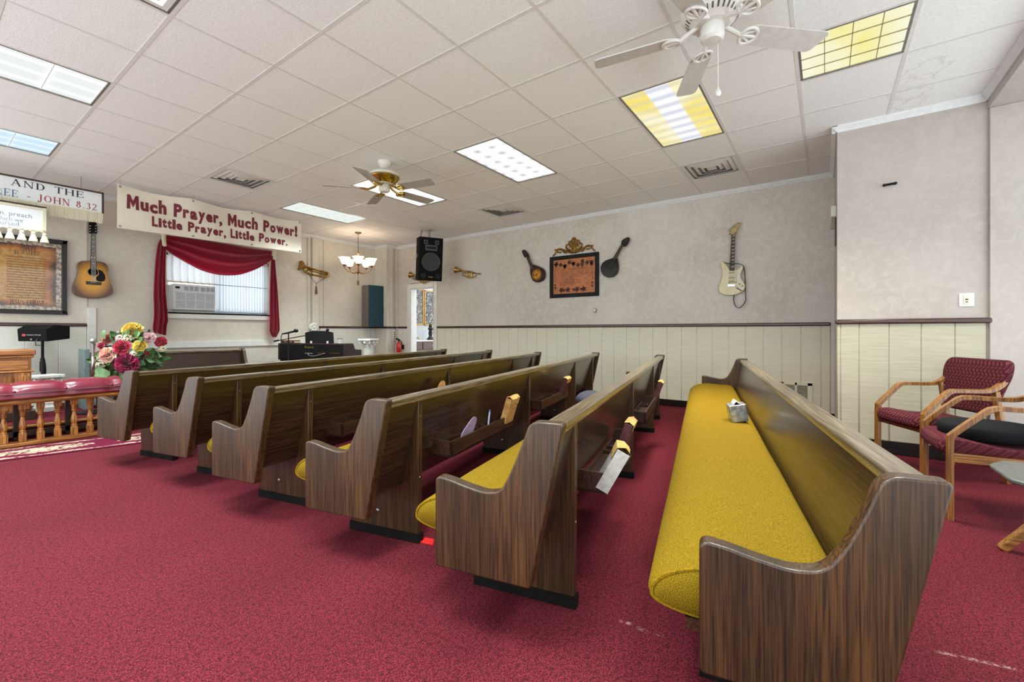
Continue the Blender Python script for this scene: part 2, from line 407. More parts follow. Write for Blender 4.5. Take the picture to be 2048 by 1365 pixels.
for a_, b_, wd_, am_ in (((1236, 1242), (1268, 1250), .012, .5), ((1272, 1254), (1300, 1268), .012, .4), ((1306, 1268), (1330, 1274), .01, .35), ((1866, 1302), (2044, 1342), .011, .55)):
    p_, q_ = on_z(*a_, 0), on_z(*b_, 0); SCUFFS.append((p_.x, p_.y, q_.x, q_.y, wd_, am_))
m_carpet = carpet()
X0, Y0 = -1.4, -1.9
struct(MB().box(X0, 9.4, Y0, YL + .3, -.1, 0).build('floor', m_carpet))

# ------------------------------------------------------------------ walls
wx0, wx1 = on_y(333, 600, YL).x, on_y(538, 600, YL).x       # window opening
wz0, wz1 = on_y(430, 627, YL).z, 2.32
b = MB()
b.box(X0, wx0, YL, YL + .2, 0, 3.1).box(wx1, XR + .2, YL, YL + .2, 0, 3.1).box(wx0, wx1, YL, YL + .2, 0, wz0).box(wx0, wx1, YL, YL + .2, wz1, 3.1)
struct(b.build('wall_left', m_wallL))
dy0, dy1, dz = 6.68, 7.39, 2.02                              # doorway
b = MB()
b.box(XR, XR + .14, -.09, dy0, 0, 3.1).box(XR, XR + .14, dy1, YL, 0, 3.1).box(XR, XR + .14, dy0, dy1, dz, 3.1)
struct(b.build('wall_right', m_wallR))
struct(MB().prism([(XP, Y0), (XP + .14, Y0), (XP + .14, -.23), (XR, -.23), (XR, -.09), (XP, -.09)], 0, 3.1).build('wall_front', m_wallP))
# chase in the corner, with the pipe strip beside it
struct(MB().box(6.2, XR, 7.845, YL, 0, CEIL).build('wall_corner', m_wallL))
struct(MB().box(6.30, 6.37, 7.815, 7.845, 0, CEIL - .05).box(6.44, 6.50, 7.80, 7.845, 0, CEIL - .05).build('trim_1', m_wallL, bevel=.006))
# room behind the doorway
struct(MB().box(6.64, 9.4, 8.3, 8.4, 0, 3.0).build('wall_back', M('bright white paint', (182, 184, 188), (192, 194, 198), rough=.6)))

# ------------------------------------------------------------------ ceiling: lay-in tiles leave holes where fixtures sit
LIGHTS = [(-1, 2, 2, 1, 'white'), (-1, 5, 2, 1, 'cool'), (5, -1, 2, 1, 'prism'), (5, -4, 2, 1, 'stripe'), (5, -6, 1, 1, 'yellow'),
          (5, 2, 2, 1, 'bright'), (5, 5, 2, 1, 'prism2')]
VENTS = [(8, -4), (8, 1), (3, 4), (0, -1)]
ADDED_LIGHTS = [(-1, -1, 2, 1), (-1, -4, 2, 1), (2, -6, 1, 1)]      # unseen fixtures, added to light the room evenly
used = set()
for a, bb, na, nb, *_ in LIGHTS + ADDED_LIGHTS:
    for i in range(na):
        for j in range(nb): used.add((a + i, bb + j))
used |= set(VENTS)
b = MB(); YB = -1.06
for i in range(-4, 11):
    for j in range(-8, 9):
        if (i, j) in used: continue
        p = latt(i, j); q = latt(i + 1, j + 1)
        x0, x1, y0, y1 = max(p.x, X0), min(q.x, XR), max(p.y, YB), min(q.y, YL)
        if x1 - x0 < .02 or y1 - y0 < .02 or (x1 > XP + .3 and y1 < -.09): continue
        b.box(x0 + .001, x1 - .001, y0 + .001, y1 - .001, CEIL, CEIL + .015)
struct(b.build('ceiling', m_tile))
b = MB(); owner = {}
for k_, (a, bb, na, nb, *_) in enumerate(LIGHTS + ADDED_LIGHTS):
    for i in range(na):
        for j in range(nb): owner[(a + i, bb + j)] = k_
for i in range(-3, 11):
    for j in range(-8, 9):
        x, y = latt(i, j).x, latt(i, j).y; e = latt(i + 1, j + 1)
        if not ((i - 1, j) in owner and owner.get((i - 1, j)) == owner.get((i, j))):
            y0, y1 = max(y, YB if x < XP + .05 else -.05), min(e.y, YL)
            if y1 - y0 > .01: b.box(x - .012, x + .012, y0, y1, CEIL - .0025, CEIL + .02)
        if not ((i, j - 1) in owner and owner.get((i, j - 1)) == owner.get((i, j))) and YB < y < YL:
            x0, x1 = max(x, X0), min(e.x, XR if y > -.05 else XP)
            if x1 - x0 > .01: b.box(x0, x1, y - .012, y + .012, CEIL - .002, CEIL + .02)
struct(b.build('trim_2', m_tbar))
struct(MB().box(X0, XR + .1, YB - .1, YL, CEIL + .19, CEIL + .25).build('ceiling_deck', M('dark plenum', (150, 148, 144), (160, 158, 154), rough=.9)))
# header beam and lower soffit to the right
zb = on_y(1992, 199, YB).z + .012
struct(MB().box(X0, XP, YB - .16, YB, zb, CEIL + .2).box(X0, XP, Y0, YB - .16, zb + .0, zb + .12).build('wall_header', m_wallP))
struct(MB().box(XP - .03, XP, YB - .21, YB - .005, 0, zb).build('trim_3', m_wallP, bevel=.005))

# crown moulding
CR = [(0, 0), (.012, 0), (.02, .02), (.038, .036), (.044, .05), (.044, .056), (0, .056)]
zc = CEIL - .056
def crown(name, a, b_, out):
    a = Vector((a[0], a[1], zc)); b_ = Vector((b_[0], b_[1], zc)); out = Vector((out[0], out[1], 0)); n = len(CR)
    vs = [p + out * q[0] + Vector((0, 0, q[1])) for p in (a, b_) for q in CR]
    MBx = MB().add(vs, [(i, (i + 1) % n, n + (i + 1) % n, n + i) for i in range(n)] + [tuple(range(n)), tuple(range(2 * n - 1, n - 1, -1))])
    return struct(MBx.build(name, m_crown))
crown('trim_4', (XR, -.09), (XR, 7.845), (-1, 0)); crown('trim_5', (X0, YL), (6.2, YL), (0, -1))
crown('trim_6', (XP, -.05), (XP, YB), (-1, 0)); crown('trim_7', (XP, YB), (X0, YB), (0, 1))
crown('trim_8', (6.2, YL), (6.2, 7.80), (-1, 0)); crown('trim_9', (6.156, 7.845), (XR, 7.845), (0, -1))
crown('trim_10', (XP - .044, -.09), (XR, -.09), (0, 1))

# wainscot boards, chair rail, baseboard
def boards_x(name, x, ys, z0, z1, m, sgn=-1, gap=.007):
    b = MB()
    for a, c in zip(ys, ys[1:]):
        lo, hi = min(a, c), max(a, c); b.box(min(x, x + sgn * .014), max(x, x + sgn * .014), lo + gap / 2, hi - gap / 2, z0, z1)
    lo, hi = min(ys), max(ys); b.box(min(x, x + sgn * .006), max(x, x + sgn * .006), lo, hi, z0, z1)
    return struct(b.build(name, m, bevel=.003, seg=1))
def boards_y(name, y, xs, z0, z1, m, gap=.007):
    b = MB()
    for a, c in zip(xs, xs[1:]): b.box(a + gap / 2, c - gap / 2, y - .014, y, z0, z1)
    b.box(xs[0], xs[-1], y - .006, y, z0, z1)
    return struct(b.build(name, m, bevel=.003, seg=1))
RZ0, RZ1 = CAMH + .069, CAMH + .112
ysR = [-.05] + [.04 + .2039 * k for k in range(32)] + [dy0 - .115]
boards_x('trim_11', XR, [y for y in ysR if y <= dy0 - .115], .09, RZ0, m_wain)
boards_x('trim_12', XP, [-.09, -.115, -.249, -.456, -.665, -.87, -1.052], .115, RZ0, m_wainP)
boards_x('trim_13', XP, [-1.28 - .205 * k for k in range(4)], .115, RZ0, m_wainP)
boards_y('trim_14', YL, [-1.2 + .30 * k for k in range(9)] + [1.47], .0, RZ0, m_wainL)
boards_y('trim_15', YL, [4.88 + .30 * k for k in range(5)] + [6.2], .0, RZ0, m_wainL)
boards_x('trim_16', XR, [dy1 + .115, 7.66, 7.80], .0, RZ0, m_wainL)
boards_y('trim_17', 7.845, [6.2, 6.30], .0, RZ0, m_wainL)
def rail_piece(name, x0, x1, y0, y1): return struct(MB().box(x0, x1, y0, y1, RZ0, RZ1).build(name, m_rail, bevel=.012, seg=3))
rail_piece('trim_18', XR - .038, XR, -.05, dy0 - .11); rail_piece('trim_19', XP - .038, XP, -1.08, -.075)
rail_piece('trim_20', XP - .038, XP, -1.9, -1.29); rail_piece('trim_21', -1.3, 1.47, YL - .035, YL)
rail_piece('trim_22', 4.84, 6.2, YL - .035, YL); rail_piece('trim_23', 6.165, XR, 7.80, 7.845 + .01)
rail_piece('trim_24', XR - .035, XR, dy1 + .11, 7.82); rail_piece('trim_25', 6.165, 6.2, 7.80, YL)
struct(MB().box(XR - .022, XR, -.09, dy0 - .11, 0, .095).build('baseboard_right', m_base, bevel=.006))
struct(MB().box(XP - .02, XP, -1.9, -.075, 0, .118).build('baseboard_front', m_base, bevel=.006))
# pilasters and the ledge board of the window wall
struct(MB().box(1.475, 1.565, YL - .03, YL, 0, on_y(180, 616, YL).z).build('trim_26', m_white, bevel=.004))
struct(MB().box(1.455, 1.475, YL - .012, YL, on_y(180, 616, YL).z, zc).build('trim_27', m_wallL))
struct(MB().box(1.565, 4.62, YL - .03, YL, on_y(330, 697, YL).z, on_y(330, 684, YL).z).build('trim_28', m_white, bevel=.004))
struct(MB().box(4.70, 4.83, YL - .05, YL, 0, zc).box(4.62, 4.66, YL - .03, YL, 0, zc).build('trim_29', M('pale pilaster paint', (206, 200, 188), (214, 209, 198), rough=.5), bevel=.004))
struct(MB().box(4.95, 4.953, YL - .004, YL, RZ1, zc).build('trim_30', m_rail))

# ------------------------------------------------------------------ doorway
b = MB(); cx = .105
b.box(XR - .022, XR, dy0 - cx, dy0, 0, dz + cx).box(XR - .022, XR, dy1, dy1 + cx, 0, dz + cx).box(XR - .022, XR, dy0, dy1, dz, dz + cx)
b.box(XR - .01, XR + .15, dy0 - .01, dy0 + .012, 0, dz).box(XR - .01, XR + .15, dy1 - .012, dy1 + .01, 0, dz).box(XR - .01, XR + .15, dy0, dy1, dz - .012, dz + .01)
struct(b.build('door_frame', m_white, bevel=.006))
DM = Matrix.Translation((XR + .15, dy1 + .0, 0)) @ Matrix.Rotation(math.radians(48.3), 4, 'Z')
d1 = struct(MB().box(0, .70, 0, .04, .01, dz - .02, DM).build('door_1', m_white, bevel=.004))
k = MB(); k.tube([DM @ Vector((.64, 0, .93)), DM @ Vector((.64, -.04, .93))], .012); k.ball(DM @ Vector((.64, -.055, .93)), .028)
k.build('door_knob', m_brass, d1)

# ------------------------------------------------------------------ window with its white slats
b = MB(); fy = YL + .10
b.box(wx0, wx1, YL - .045, YL + .2, wz0 - .03, wz0).box(wx0 - .03, wx1 + .03, YL - .045, YL - .001, wz0 - .10, wz0 - .0)
b.box(wx0, wx0 + .05, fy, fy + .05, wz0, wz1).box(wx1 - .05, wx1, fy, fy + .05, wz0, wz1).box(wx0, wx1, fy, fy + .05, wz1 - .05, wz1)
b.box(wx0, wx1, fy, fy + .05, wz0, wz0 + .05).box((wx0 + wx1) / 2 - .02, (wx0 + wx1) / 2 + .02, fy, fy + .05, wz0, wz1)
win = struct(b.build('window_1', m_white, bevel=.004))
m_glass, nt, b_, N, L = nodes_of('window glass')
tr = N('ShaderNodeBsdfTransparent'); tr.inputs[0].default_value = (.95, .97, .97, 1); gl = N('ShaderNodeBsdfGlossy'); gl.inputs['Roughness'].default_value = .03; mx = N('ShaderNodeMixShader'); mx.inputs[0].default_value = .07
L(tr.outputs[0], mx.inputs[1]); L(gl.outputs[0], mx.inputs[2]); L(mx.outputs[0], nt.nodes['Material Output'].inputs[0])
MB().box(wx0 + .05, wx1 - .05, fy + .02, fy + .026, wz0 + .05, wz1 - .05).build('pane', m_glass, win)
# ------------------------------------------------------------------ ceiling fixtures
def diffuser_mat(kind):
    m = bpy.data.materials.new('light panel ' + kind); m.use_nodes = True; nt = m.node_tree; nt.nodes.clear()
    q = NB(nt); v, x, y, z = q.xyz(); out = q.N('ShaderNodeOutputMaterial'); e = q.N('ShaderNodeEmission')
    n = q.noise(v, 6, 4); n2 = q.noise(v, 2.2, 2)
    def cell(c, k): return q.m('FRACT', q.m('MULTIPLY', c, k))
    if kind in ('prism', 'prism2', 'bright'):
        fx = q.m('SUBTRACT', cell(x, 1 / .17), .5); fy = q.m('SUBTRACT', cell(y, 1 / .19), .5)
        d = q.m('SQRT', q.m('ADD', q.m('MULTIPLY', fx, fx), q.m('MULTIPLY', fy, fy)))
        amt = {'prism': 1.0, 'prism2': .6, 'bright': .15}[kind]
        s = q.m('MULTIPLY', q.step(q.m('ADD', d, q.m('MULTIPLY', n, .25)), .42, .12), amt)
        lo = (190, 190, 200) if kind == 'prism' else (205, 218, 210)
        c = q.mix(s, lin((254, 254, 255)) if kind != 'prism2' else lin((243, 250, 244)), lin(lo)); g = {'prism': 1.02, 'prism2': .97, 'bright': 1.5}[kind]
    elif kind in ('white', 'cool'):
        fy = cell(y, 1 / .19); s = q.step(q.m('ABSOLUTE', q.m('SUBTRACT', fy, .5)), .30, .5)
        hi, lo = (((253, 253, 246), (214, 218, 216)) if kind == 'white' else ((226, 240, 250), (196, 218, 236)))
        fx = q.m('ABSOLUTE', q.m('SUBTRACT', cell(x, 1 / .3), .5))
        c = q.mix(q.m('MULTIPLY', s, 1.0), lin(lo), lin(hi)); c = q.mix(q.m('MULTIPLY', q.step(fx, .35, .5), .35), c, lin(hi)); g = 1.3 if kind == 'white' else 1.2
    elif kind == 'stripe':
        ay = q.m('ABSOLUTE', y); white = q.step(ay, .10, .085)
        yel = q.mix(q.step(n2, .38, .62), lin((250, 246, 220)), lin((246, 226, 124)))
        yel = q.mix(q.m('MULTIPLY', q.step(q.m('ABSOLUTE', q.m('SUBTRACT', cell(x, 1 / .15), .5)), .32, .1), .5), yel, lin((216, 210, 172)))
        wh = q.mix(q.m('MULTIPLY', q.step(q.m('ABSOLUTE', q.m('SUBTRACT', cell(x, 1 / .15), .5)), .34, .1), .8), lin((253, 253, 255)), lin((206, 210, 222)))
        c = q.mix(white, yel, wh); g = 1.05
    else:
        e1 = q.step(q.m('ABSOLUTE', y), .26, .05)
        c = q.mix(q.m('MULTIPLY', e1, q.step(n2, .3, .6)), lin((250, 249, 222)), lin((247, 238, 140)))
        c = q.mix(q.m('MULTIPLY', n, .2), c, lin((252, 248, 200))); g = 1.0
    q.L(c, e.inputs[0]); e.inputs[1].default_value = g * PANEL_GLOW; q.L(e.outputs[0], out.inputs[0]); return m
m_rim = M('grey metal rim', (128, 126, 122), (146, 144, 140), rough=.4, metal=.6)
m_lite = M('thin grid lines', (150, 140, 96), (160, 150, 110), rough=.5)
LIGHT_LABELS = {
 'white': 'white ceiling light panel with bright tube lines, cut by the photo edge',
 'cool': 'bluish white ceiling light panel above the hanging bible verse sign',
 'prism': 'white dimpled ceiling light panel between both ceiling fans',
 'stripe': 'ceiling light panel with one white stripe between yellowed stripes',
 'yellow': 'square yellow ceiling light panel divided by thin grid lines',
 'bright': 'bright white ceiling light panel right behind the fan with a brass band',
 'prism2': 'pale greenish white ceiling light panel beside the prayer banner'}
def troffer(a, bb, na, nb, kind, label):
    p = latt(a + na / 2, bb + nb / 2); hx, hy = na * T / 2 - .012, nb * T / 2 - .012
    t = thing('ceiling_light', label, 'light', (p.x, p.y, CEIL), 0, 'fluorescent panels in the ceiling')
    r = .014; b = MB()
    for x0, x1, y0, y1 in ((-hx, hx, -hy, -hy + r), (-hx, hx, hy - r, hy), (-hx, -hx + r, -hy + r, hy - r), (hx - r, hx, -hy + r, hy - r)):
        b.box(x0, x1, y0, y1, -.003, .06)
    b.build('frame', m_rim, t)
    MB().box(-hx + r, hx - r, -hy + r, hy - r, .006, .014).build('diffuser', diffuser_mat(kind), t)
    MB().box(-hx, hx, -hy, hy, .06, .12).build('housing', m_rim, t)
    if kind in ('white', 'cool', 'yellow'):
        g = MB(); th = .0025
        xs = [-hx + 2 * hx * k / 4 for k in (1, 2, 3)]; ys = [-hy + 2 * hy * k / (3 if kind != 'yellow' else 4) for k in ((1, 2) if kind != 'yellow' else (1, 2, 3))]
        for x in xs: g.box(x - th, x + th, -hy + r, hy - r, .0, .006)
        if kind == 'yellow':
            for y in ys: g.box(-hx + r, hx - r, y - th, y + th, .0, .006)
        g.build('louvre_grid', m_lite if kind == 'yellow' else m_crown, t)
    ld = bpy.data.lights.new('tube_light', 'AREA'); ld.shape = 'RECTANGLE'; ld.size = 2 * hx - .1; ld.size_y = 2 * hy - .1
    ld.energy = LAMP_WATTS * na * nb; ld.spread = math.radians(108)
    ld.color = (1, .97, .84) if kind in ('yellow', 'stripe') else (.87, 1, .985)
    lo = bpy.data.objects.new('tube_light', ld); C.objects.link(lo); lo.parent = t; lo.location = (0, 0, -.006)
for a, bb, na, nb, kind in LIGHTS: troffer(a, bb, na, nb, kind, LIGHT_LABELS[kind])
for i, (a, bb, na, nb) in enumerate(ADDED_LIGHTS):
    troffer(a, bb, na, nb, 'bright', ('added unseen ceiling light panel over the open carpet behind the photographer', 'added unseen ceiling light panel over the aisle behind the rearmost pew', 'small added unseen ceiling light panel beside the header beam')[i])
VENT_LABELS = ['square ceiling air vent beside the yellow striped light, grey louvres', 'square ceiling air vent nearest the loudspeaker and trumpet wall',
               'white square ceiling air vent above the start of the prayer banner', 'square ceiling air vent cut off by the top edge of the photo']
m_vent = M('grey white vent metal', (216, 215, 211), (226, 225, 221), rough=.5)
m_vdark = M('grey duct', (150, 148, 144), (170, 168, 164), rough=.9)
for (a, bb), lab in zip(VENTS, VENT_LABELS):
    p = latt(a + .5, bb + .5); t = thing('ceiling_vent', lab, 'vent', (p.x, p.y, CEIL), 0, 'air vents in the ceiling')
    h = T / 2 - .012
    b = MB()
    for s0, s1, z0, z1 in ((h, h - .045, -.001, -.001),):
        for k in range(4):
            r = Matrix.Rotation(k * PI / 2, 4, 'Z'); b.add([(-s0, -s0, z0), (s0, -s0, z0), (s1, -s1, z1), (-s1, -s1, z1)], [(0, 1, 2, 3)], r)
    b.build('face_frame', m_vent, t, recalc=False)
    for i, (s0, s1) in enumerate(((h - .045, h - .095), (h - .11, h - .16), (h - .175, h - .215))):
        b = MB()
        for k in range(4):
            r = Matrix.Rotation(k * PI / 2, 4, 'Z')
            b.add([(-s0, -s0, .016), (s0, -s0, .016), (s1, -s1, -.006), (-s1, -s1, -.006), (-s0, -s0, .019), (s0, -s0, .019), (s1, -s1, -.003), (-s1, -s1, -.003)],
                  [(0, 1, 2, 3), (4, 5, 6, 7), (0, 1, 5, 4), (2, 3, 7, 6)], r)
        b.build('louvre', m_vent, t, recalc=False)
    MB().box(-.05, .05, -.05, .05, .0, .004).build('centre_plate', m_vent, t)
    MB().box(-h, h, -h, h, .024, .034).build('duct', m_vdark, t)

# ------------------------------------------------------------------ ceiling fans
m_fanw = M('white fan enamel', (214, 211, 205), (224, 222, 217), rough=.35)
m_fan1 = M('almond fan enamel', (214, 208, 194), (222, 217, 205), rough=.35)
m_slot = M('dark motor slots', (70, 66, 62), (90, 86, 80), rough=.7)
m_blade = M('white fan blade with painted shade', (196, 193, 187), (206, 203, 198), rough=.4)  # shade on the blades is put into the greyer tone
m_blade1 = M('almond fan blade with painted shade', (160, 155, 146), (172, 167, 158), rough=.45)  # almond blades darkened further, their shadow side painted as colour
def fan(label, x, y, drop, R, angs, m, brass, chain, low=.095, hz=1.0):
    t = thing('ceiling_fan', label, 'fan', (x, y, CEIL), 0, 'ceiling fans'); k = R / .66; zc_ = -drop
    MB().lathe([(0, 0), (.075, 0), (.078, -.012), (.06, -.05), (.03, -.075), (.02, -.08), (0, -.08)], 24).build('canopy', m, t)
    MB().lathe([(.013, -.07), (.013, zc_ + .10)], 12).build('downrod', m, t)
    h = MB(); h.lathe([(0, .115), (.05, .112), (.12, .10), (.155, .075), (.163, .04), (.155, .015), (.12, -.02), (.09, -.04), (.085, -.045), (0, -.045)], 36, Matrix.Translation((0, 0, zc_)) @ Matrix.Diagonal((k, k, k * hz, 1)))
    h.build('motor_housing', m, t)
    s = MB(); n = 30
    for i in range(n):
        a = 2 * PI * i / n; mt = Matrix.Translation((0, 0, zc_)) @ Matrix.Scale(k, 4) @ Matrix.Rotation(a, 4, 'Z')
        s.add([(.150, -.006, .012), (.150, .006, .012), (.118, .004, -.0235), (.118, -.004, -.0235), (.152, 0, .03)], [(0, 1, 2, 3)], mt)
    s.build('motor_slots', m_slot, t, recalc=False)
    if brass:
        MB().lathe([(.164, .045), (.170, .03), (.160, .012), (.125, -.02), (.10, -.036), (.09, -.03), (.15, .03)], 36, Matrix.Translation((0, 0, zc_)) @ Matrix.Scale(k, 4)).build('brass_band', m_brass, t)
    MB().lathe([(0, -.04), (.052, -.04), (.06, -.05), (.06, -.11), (.045, -.125), (0, -.128)], 28, Matrix.Translation((0, 0, zc_)) @ Matrix.Scale(k, 4)).build('switch_housing', m, t)
    for a in angs:
        mt = Matrix.Translation((0, 0, zc_ - low)) @ Matrix.Rotation(a, 4, 'Z') @ Matrix.Scale(k, 4) @ Matrix.Rotation(math.radians(-12), 4, 'X')
        out = rounded([(.20, -.05), (.23, -.062), (.64, -.068), (.66, -.05), (.635, .068), (.23, .062), (.20, .05)], [.02, .01, .03, .02, .03, .01, .02])
        bl = MB(); bl.prism(out, -.003, .004, mt); bo = bl.build('blade', m_blade1 if brass else m_blade, t)
        br = MB()
        br.tube([(.07, 0, low * .55), (.11, 0, .02), (.17, 0, -.008)], [.012, .013, .012], 8, mt)
        ring = [(.205 + .05 * math.cos(q) * (1 if math.cos(q) > 0 else .8), .05 * math.sin(q), -.008) for q in [2 * PI * i / 20 for i in range(21)]]
        br.tube(ring, .009, 6, mt); br.tube([(.16, 0, -.008), (.25, 0, -.008)], .009, 6, mt)
        br.tube([(.165, 0, -.008), (.23, .035, -.008)], .006, 6, mt); br.tube([(.165, 0, -.008), (.23, -.035, -.008)], .006, 6, mt)
        br.build('blade_iron', m_brass if brass else m, bo)
    if chain:
        ch = MB(); ch.tube([(.05, -.02, zc_ - .10), (.05, -.02, zc_ - chain)], .0022, 6); c_ = ch.build('pull_chain', m, t)
        kb = MB(); kb.lathe([(0, .03), (.005, .028), (.016, .005), (.017, -.006), (.008, -.02), (0, -.022)], 14, Matrix.Translation((.05, -.02, zc_ - chain))); kb.build('pull_knob', m, c_)
r72 = math.radians(72)
fan('almond ceiling fan with a brass band, in front of a bright light panel', 3.15, 4.02, .215, .66,
    [math.radians(-6.1) + r72 * i for i in range(5)], m_fan1, True, 0)
fan('white ceiling fan with a long pull chain, between the yellow light panels', 2.62, .51, .165, .68,
    [math.radians(26) + r72 * i for i in range(5)], m_fanw, False, .40, .07, .9)
# ------------------------------------------------------------------ pews
m_pv = wood('dark oak upright grain', (18, 11, 5), (54, 35, 18), (92, 60, 29), 2, rough=.38, coat=.15, fine=210)
m_ph = wood('dark oak long grain', (18, 11, 7), (52, 34, 22), (82, 55, 35), 0, rough=.28, coat=.5, fine=190)
m_pt = wood('oak top rail with painted sheen', (58, 46, 30), (104, 86, 60), (138, 118, 88), 0, rough=.26, coat=.7, fine=120)  # pale tone stands in for light reflected off the rails
m_cush = M('mustard woven wool', (98, 76, 8), (142, 113, 23), rough=.9, scale=320, detail=2, bump=.7, bdist=.004, spec=.1)
m_pipe = M('mustard piping', (104, 80, 8), (140, 110, 18), rough=.9, spec=.1, scale=200)
m_shoe = M('black kick board', (8, 7, 6), (16, 13, 11), spec=.15, rough=.75, scale=30)
m_rack = wood('dark brown rack wood', (30, 17, 12), (58, 34, 24), (78, 48, 34), 0, rough=.35, coat=.25)
PEWS = [(1.262, -.219, .211, 4.528, .768, .558), (1.235, .681, .218, 4.575, .783, .555), (1.244, 1.572, .230, 4.799, .777, .553),
        (1.169, 2.480, .215, 4.496, .777, .553), (1.141, 3.381, .239, 4.719, .776, .553), (1.029, 4.319, .233, 4.672, .777, .555)]
YZX = Matrix(((0, 0, 1, 0), (1, 0, 0, 0), (0, 1, 0, 0), (0, 0, 0, 1)))      # outline (depth, height) extruded along the pew
def pew(x, y, th, L, zT, zA, label, racks, group='wooden pews in rows'):
    t = thing('church_pew', label, 'pew', (x, y, 0), th, group)
    dA, dT, dB = .486, .118, .117
    outl = [(0, zT), (dT, zT)]
    curve = [(dT, zT), (.148, zT - .085), (.186, zT - .175), (.225, zA - .022), (.285, zA - .034), (.36, zA - .022), (.43, zA - .006), (dA, zA)]
    prof = rounded([(0, zT), (dT, zT)] + curve[1:-1] + [(dA, zA), (.487, .226), (dB, .224)], [.018, .035, .02, .04, .06, .05, .05, .03, .04, .018, .012], 5)
    for s0 in (0, L - .046):
        MB().prism(prof, s0, s0 + .046, YZX).build('end_panel', m_pv, t, bevel=.006, seg=3)
    bt, bb = (.052, zT - .03), (.150, .30)
    MB().prism([(bt[0] - .012, bt[1]), (bt[0] + .014, bt[1]), (bb[0] + .014, bb[1]), (bb[0] - .012, bb[1])], .046, L - .046, YZX).build('backrest', m_ph, t)
    MB().prism(rounded([(.016, zT - .048), (.09, zT - .044), (.088, zT - .012), (.014, zT - .012)], .008), .046, L - .046, YZX).build('top_rail', m_pt, t)
    MB().prism([(.15, .292), (.52, .300), (.52, .328), (.15, .318)], .046, L - .046, YZX).build('seat_board', m_ph, t)
    cp = smooth_closed([(.142, .335), (.146, .42), (.18, .452), (.30, .458), (.42, .464), (.50, .458), (.565, .435), (.604, .405), (.617, .378), (.606, .354), (.54, .336), (.40, .325), (.22, .322)], 4)
    ins = .012; c0, c1 = .05, L - .05; ctr = (.38, .39)
    def sh(k): return [(ctr[0] + (p[0] - ctr[0]) * k, ctr[1] + (p[1] - ctr[1]) * k) for p in cp]
    secs = [(c0, sh(.90)), (c0 + .012, sh(.97)), (c0 + .03, cp)] + [(c0 + (c1 - c0) * i / 12, [(p[0], p[1] + .003 * math.sin(i * 2.3 + p[0] * 9)) for p in cp]) for i in range(1, 12)] + [(c1 - .03, cp), (c1 - .012, sh(.97)), (c1, sh(.90))]
    n = len(cp); vs = [(s, p[0], p[1]) for s, pp in secs for p in pp]
    fs = [(i * n + j, i * n + (j + 1) % n, (i + 1) * n + (j + 1) % n, (i + 1) * n + j) for i in range(len(secs) - 1) for j in range(n)] + [tuple(range(n)), tuple(range(len(vs) - n, len(vs)))]
    cu = MB().add(vs, fs).build('seat_cushion', m_cush, t, sharp=1.2)
    for s in (c0 + .006, c1 - .006):
        MB().tube([(s, p[0], p[1]) for p in sh(.95)] + [(s, *sh(.95)[0])], .006, 6, caps=False).build('piping', m_pipe, cu)
    for s in (.304, 1.94, 3.52, L - .30):
        sp = rounded([(.048, .045), (.044, zT - .05), (.058, zT - .05), (.142, .293), (.50, .293), (.478, .045)], .003, 1)
        so = MB().prism(sp, s, s + .036, YZX).build('support', m_pv, t, bevel=.003, seg=1)
        MB().prism([(.040, 0), (.040, .046), (.488, .046), (.488, 0)], s - .004, s + .040, YZX).build('shoe', m_shoe, so)
        bo = MB()
        for (d, z) in ((.047, zT - .13), (.047, .33)): bo.ball((s + .018, d, z), .007, (1, .5, 1), 8, 5)
        bo.ball((s - .001, .3, .13), .011, (.4, 1, 1), 10, 6); bo.build('bolt', m_steel, so)
    for (s0, s1) in racks:
        b = MB(); z0, z1, d0, d1 = .392, .478, -.035, .058
        b.box(s0, s1, d0, d0 + .012, z0, z1).box(s0, s1, d0, d1 + .03, z0 - .0, z0 + .012)
        for s in (s0, s1 - .012): b.prism([(d0, z0), (d0, z1), (d1 + .018, z1 + .006), (d1 + .046, z0)], s, s + .012, YZX)
        b.box(s0, s1, d1 + .03, d1 + .042, z0, z0 + .03)
        m0 = (s0 + s1) / 2 + .02
        b.box(m0 - .05, m0 - .04, d0, d1, z1 - .03, z1 - .01).box(m0 + .04, m0 + .05, d0, d1, z1 - .03, z1 - .01).box(m0 - .05, m0 + .05, -.002, .006, z1 - .03, z1 - .01)
        b.build('book_rack', m_rack, t)
    return t
R2 = ((.50, 1.38), (2.02, 2.90))
PEW_LABELS = ['rearmost dark oak pew with a mustard cushion, its end panel cut by the bottom edge',
              'dark oak pew with torn hymnals in its rack, just ahead of the rearmost pew',
              'dark oak pew with a purple hand fan in its book rack',
              'dark oak pew fourth from the altar rail counting back',
              'dark oak pew second from the front of the row, behind the altar rail pew',
              'frontmost dark oak pew of the rows, its end beside the altar rail and bouquet']
PEW_LABELS[3] = 'dark oak pew third from the altar rail'
PEW_LABELS[4] = 'dark oak pew second from the altar rail'
PROOTS = []
for i, (x, y, th, L, zT, zA) in enumerate(PEWS):
    PROOTS.append(pew(x, y, th, L, zT, zA, PEW_LABELS[i], () if i == 0 else R2))
# the pew that faces the congregation, against the window wall
pf0, pf1 = on_y(178, 700, 7.93).x, on_y(487, 700, 7.93).x
pew(pf1, 7.98, PI, pf1 - pf0, .80, .56, 'dark oak pew against the window wall, facing the other pews', (), 'wooden pews in rows')

def in_pew(i, s, d, z):
    x, y, th, *_ = PEWS[i]; c, sn = math.cos(th), math.sin(th)
    return Vector((x + c * s - sn * d, y + sn * s + c * d, z))
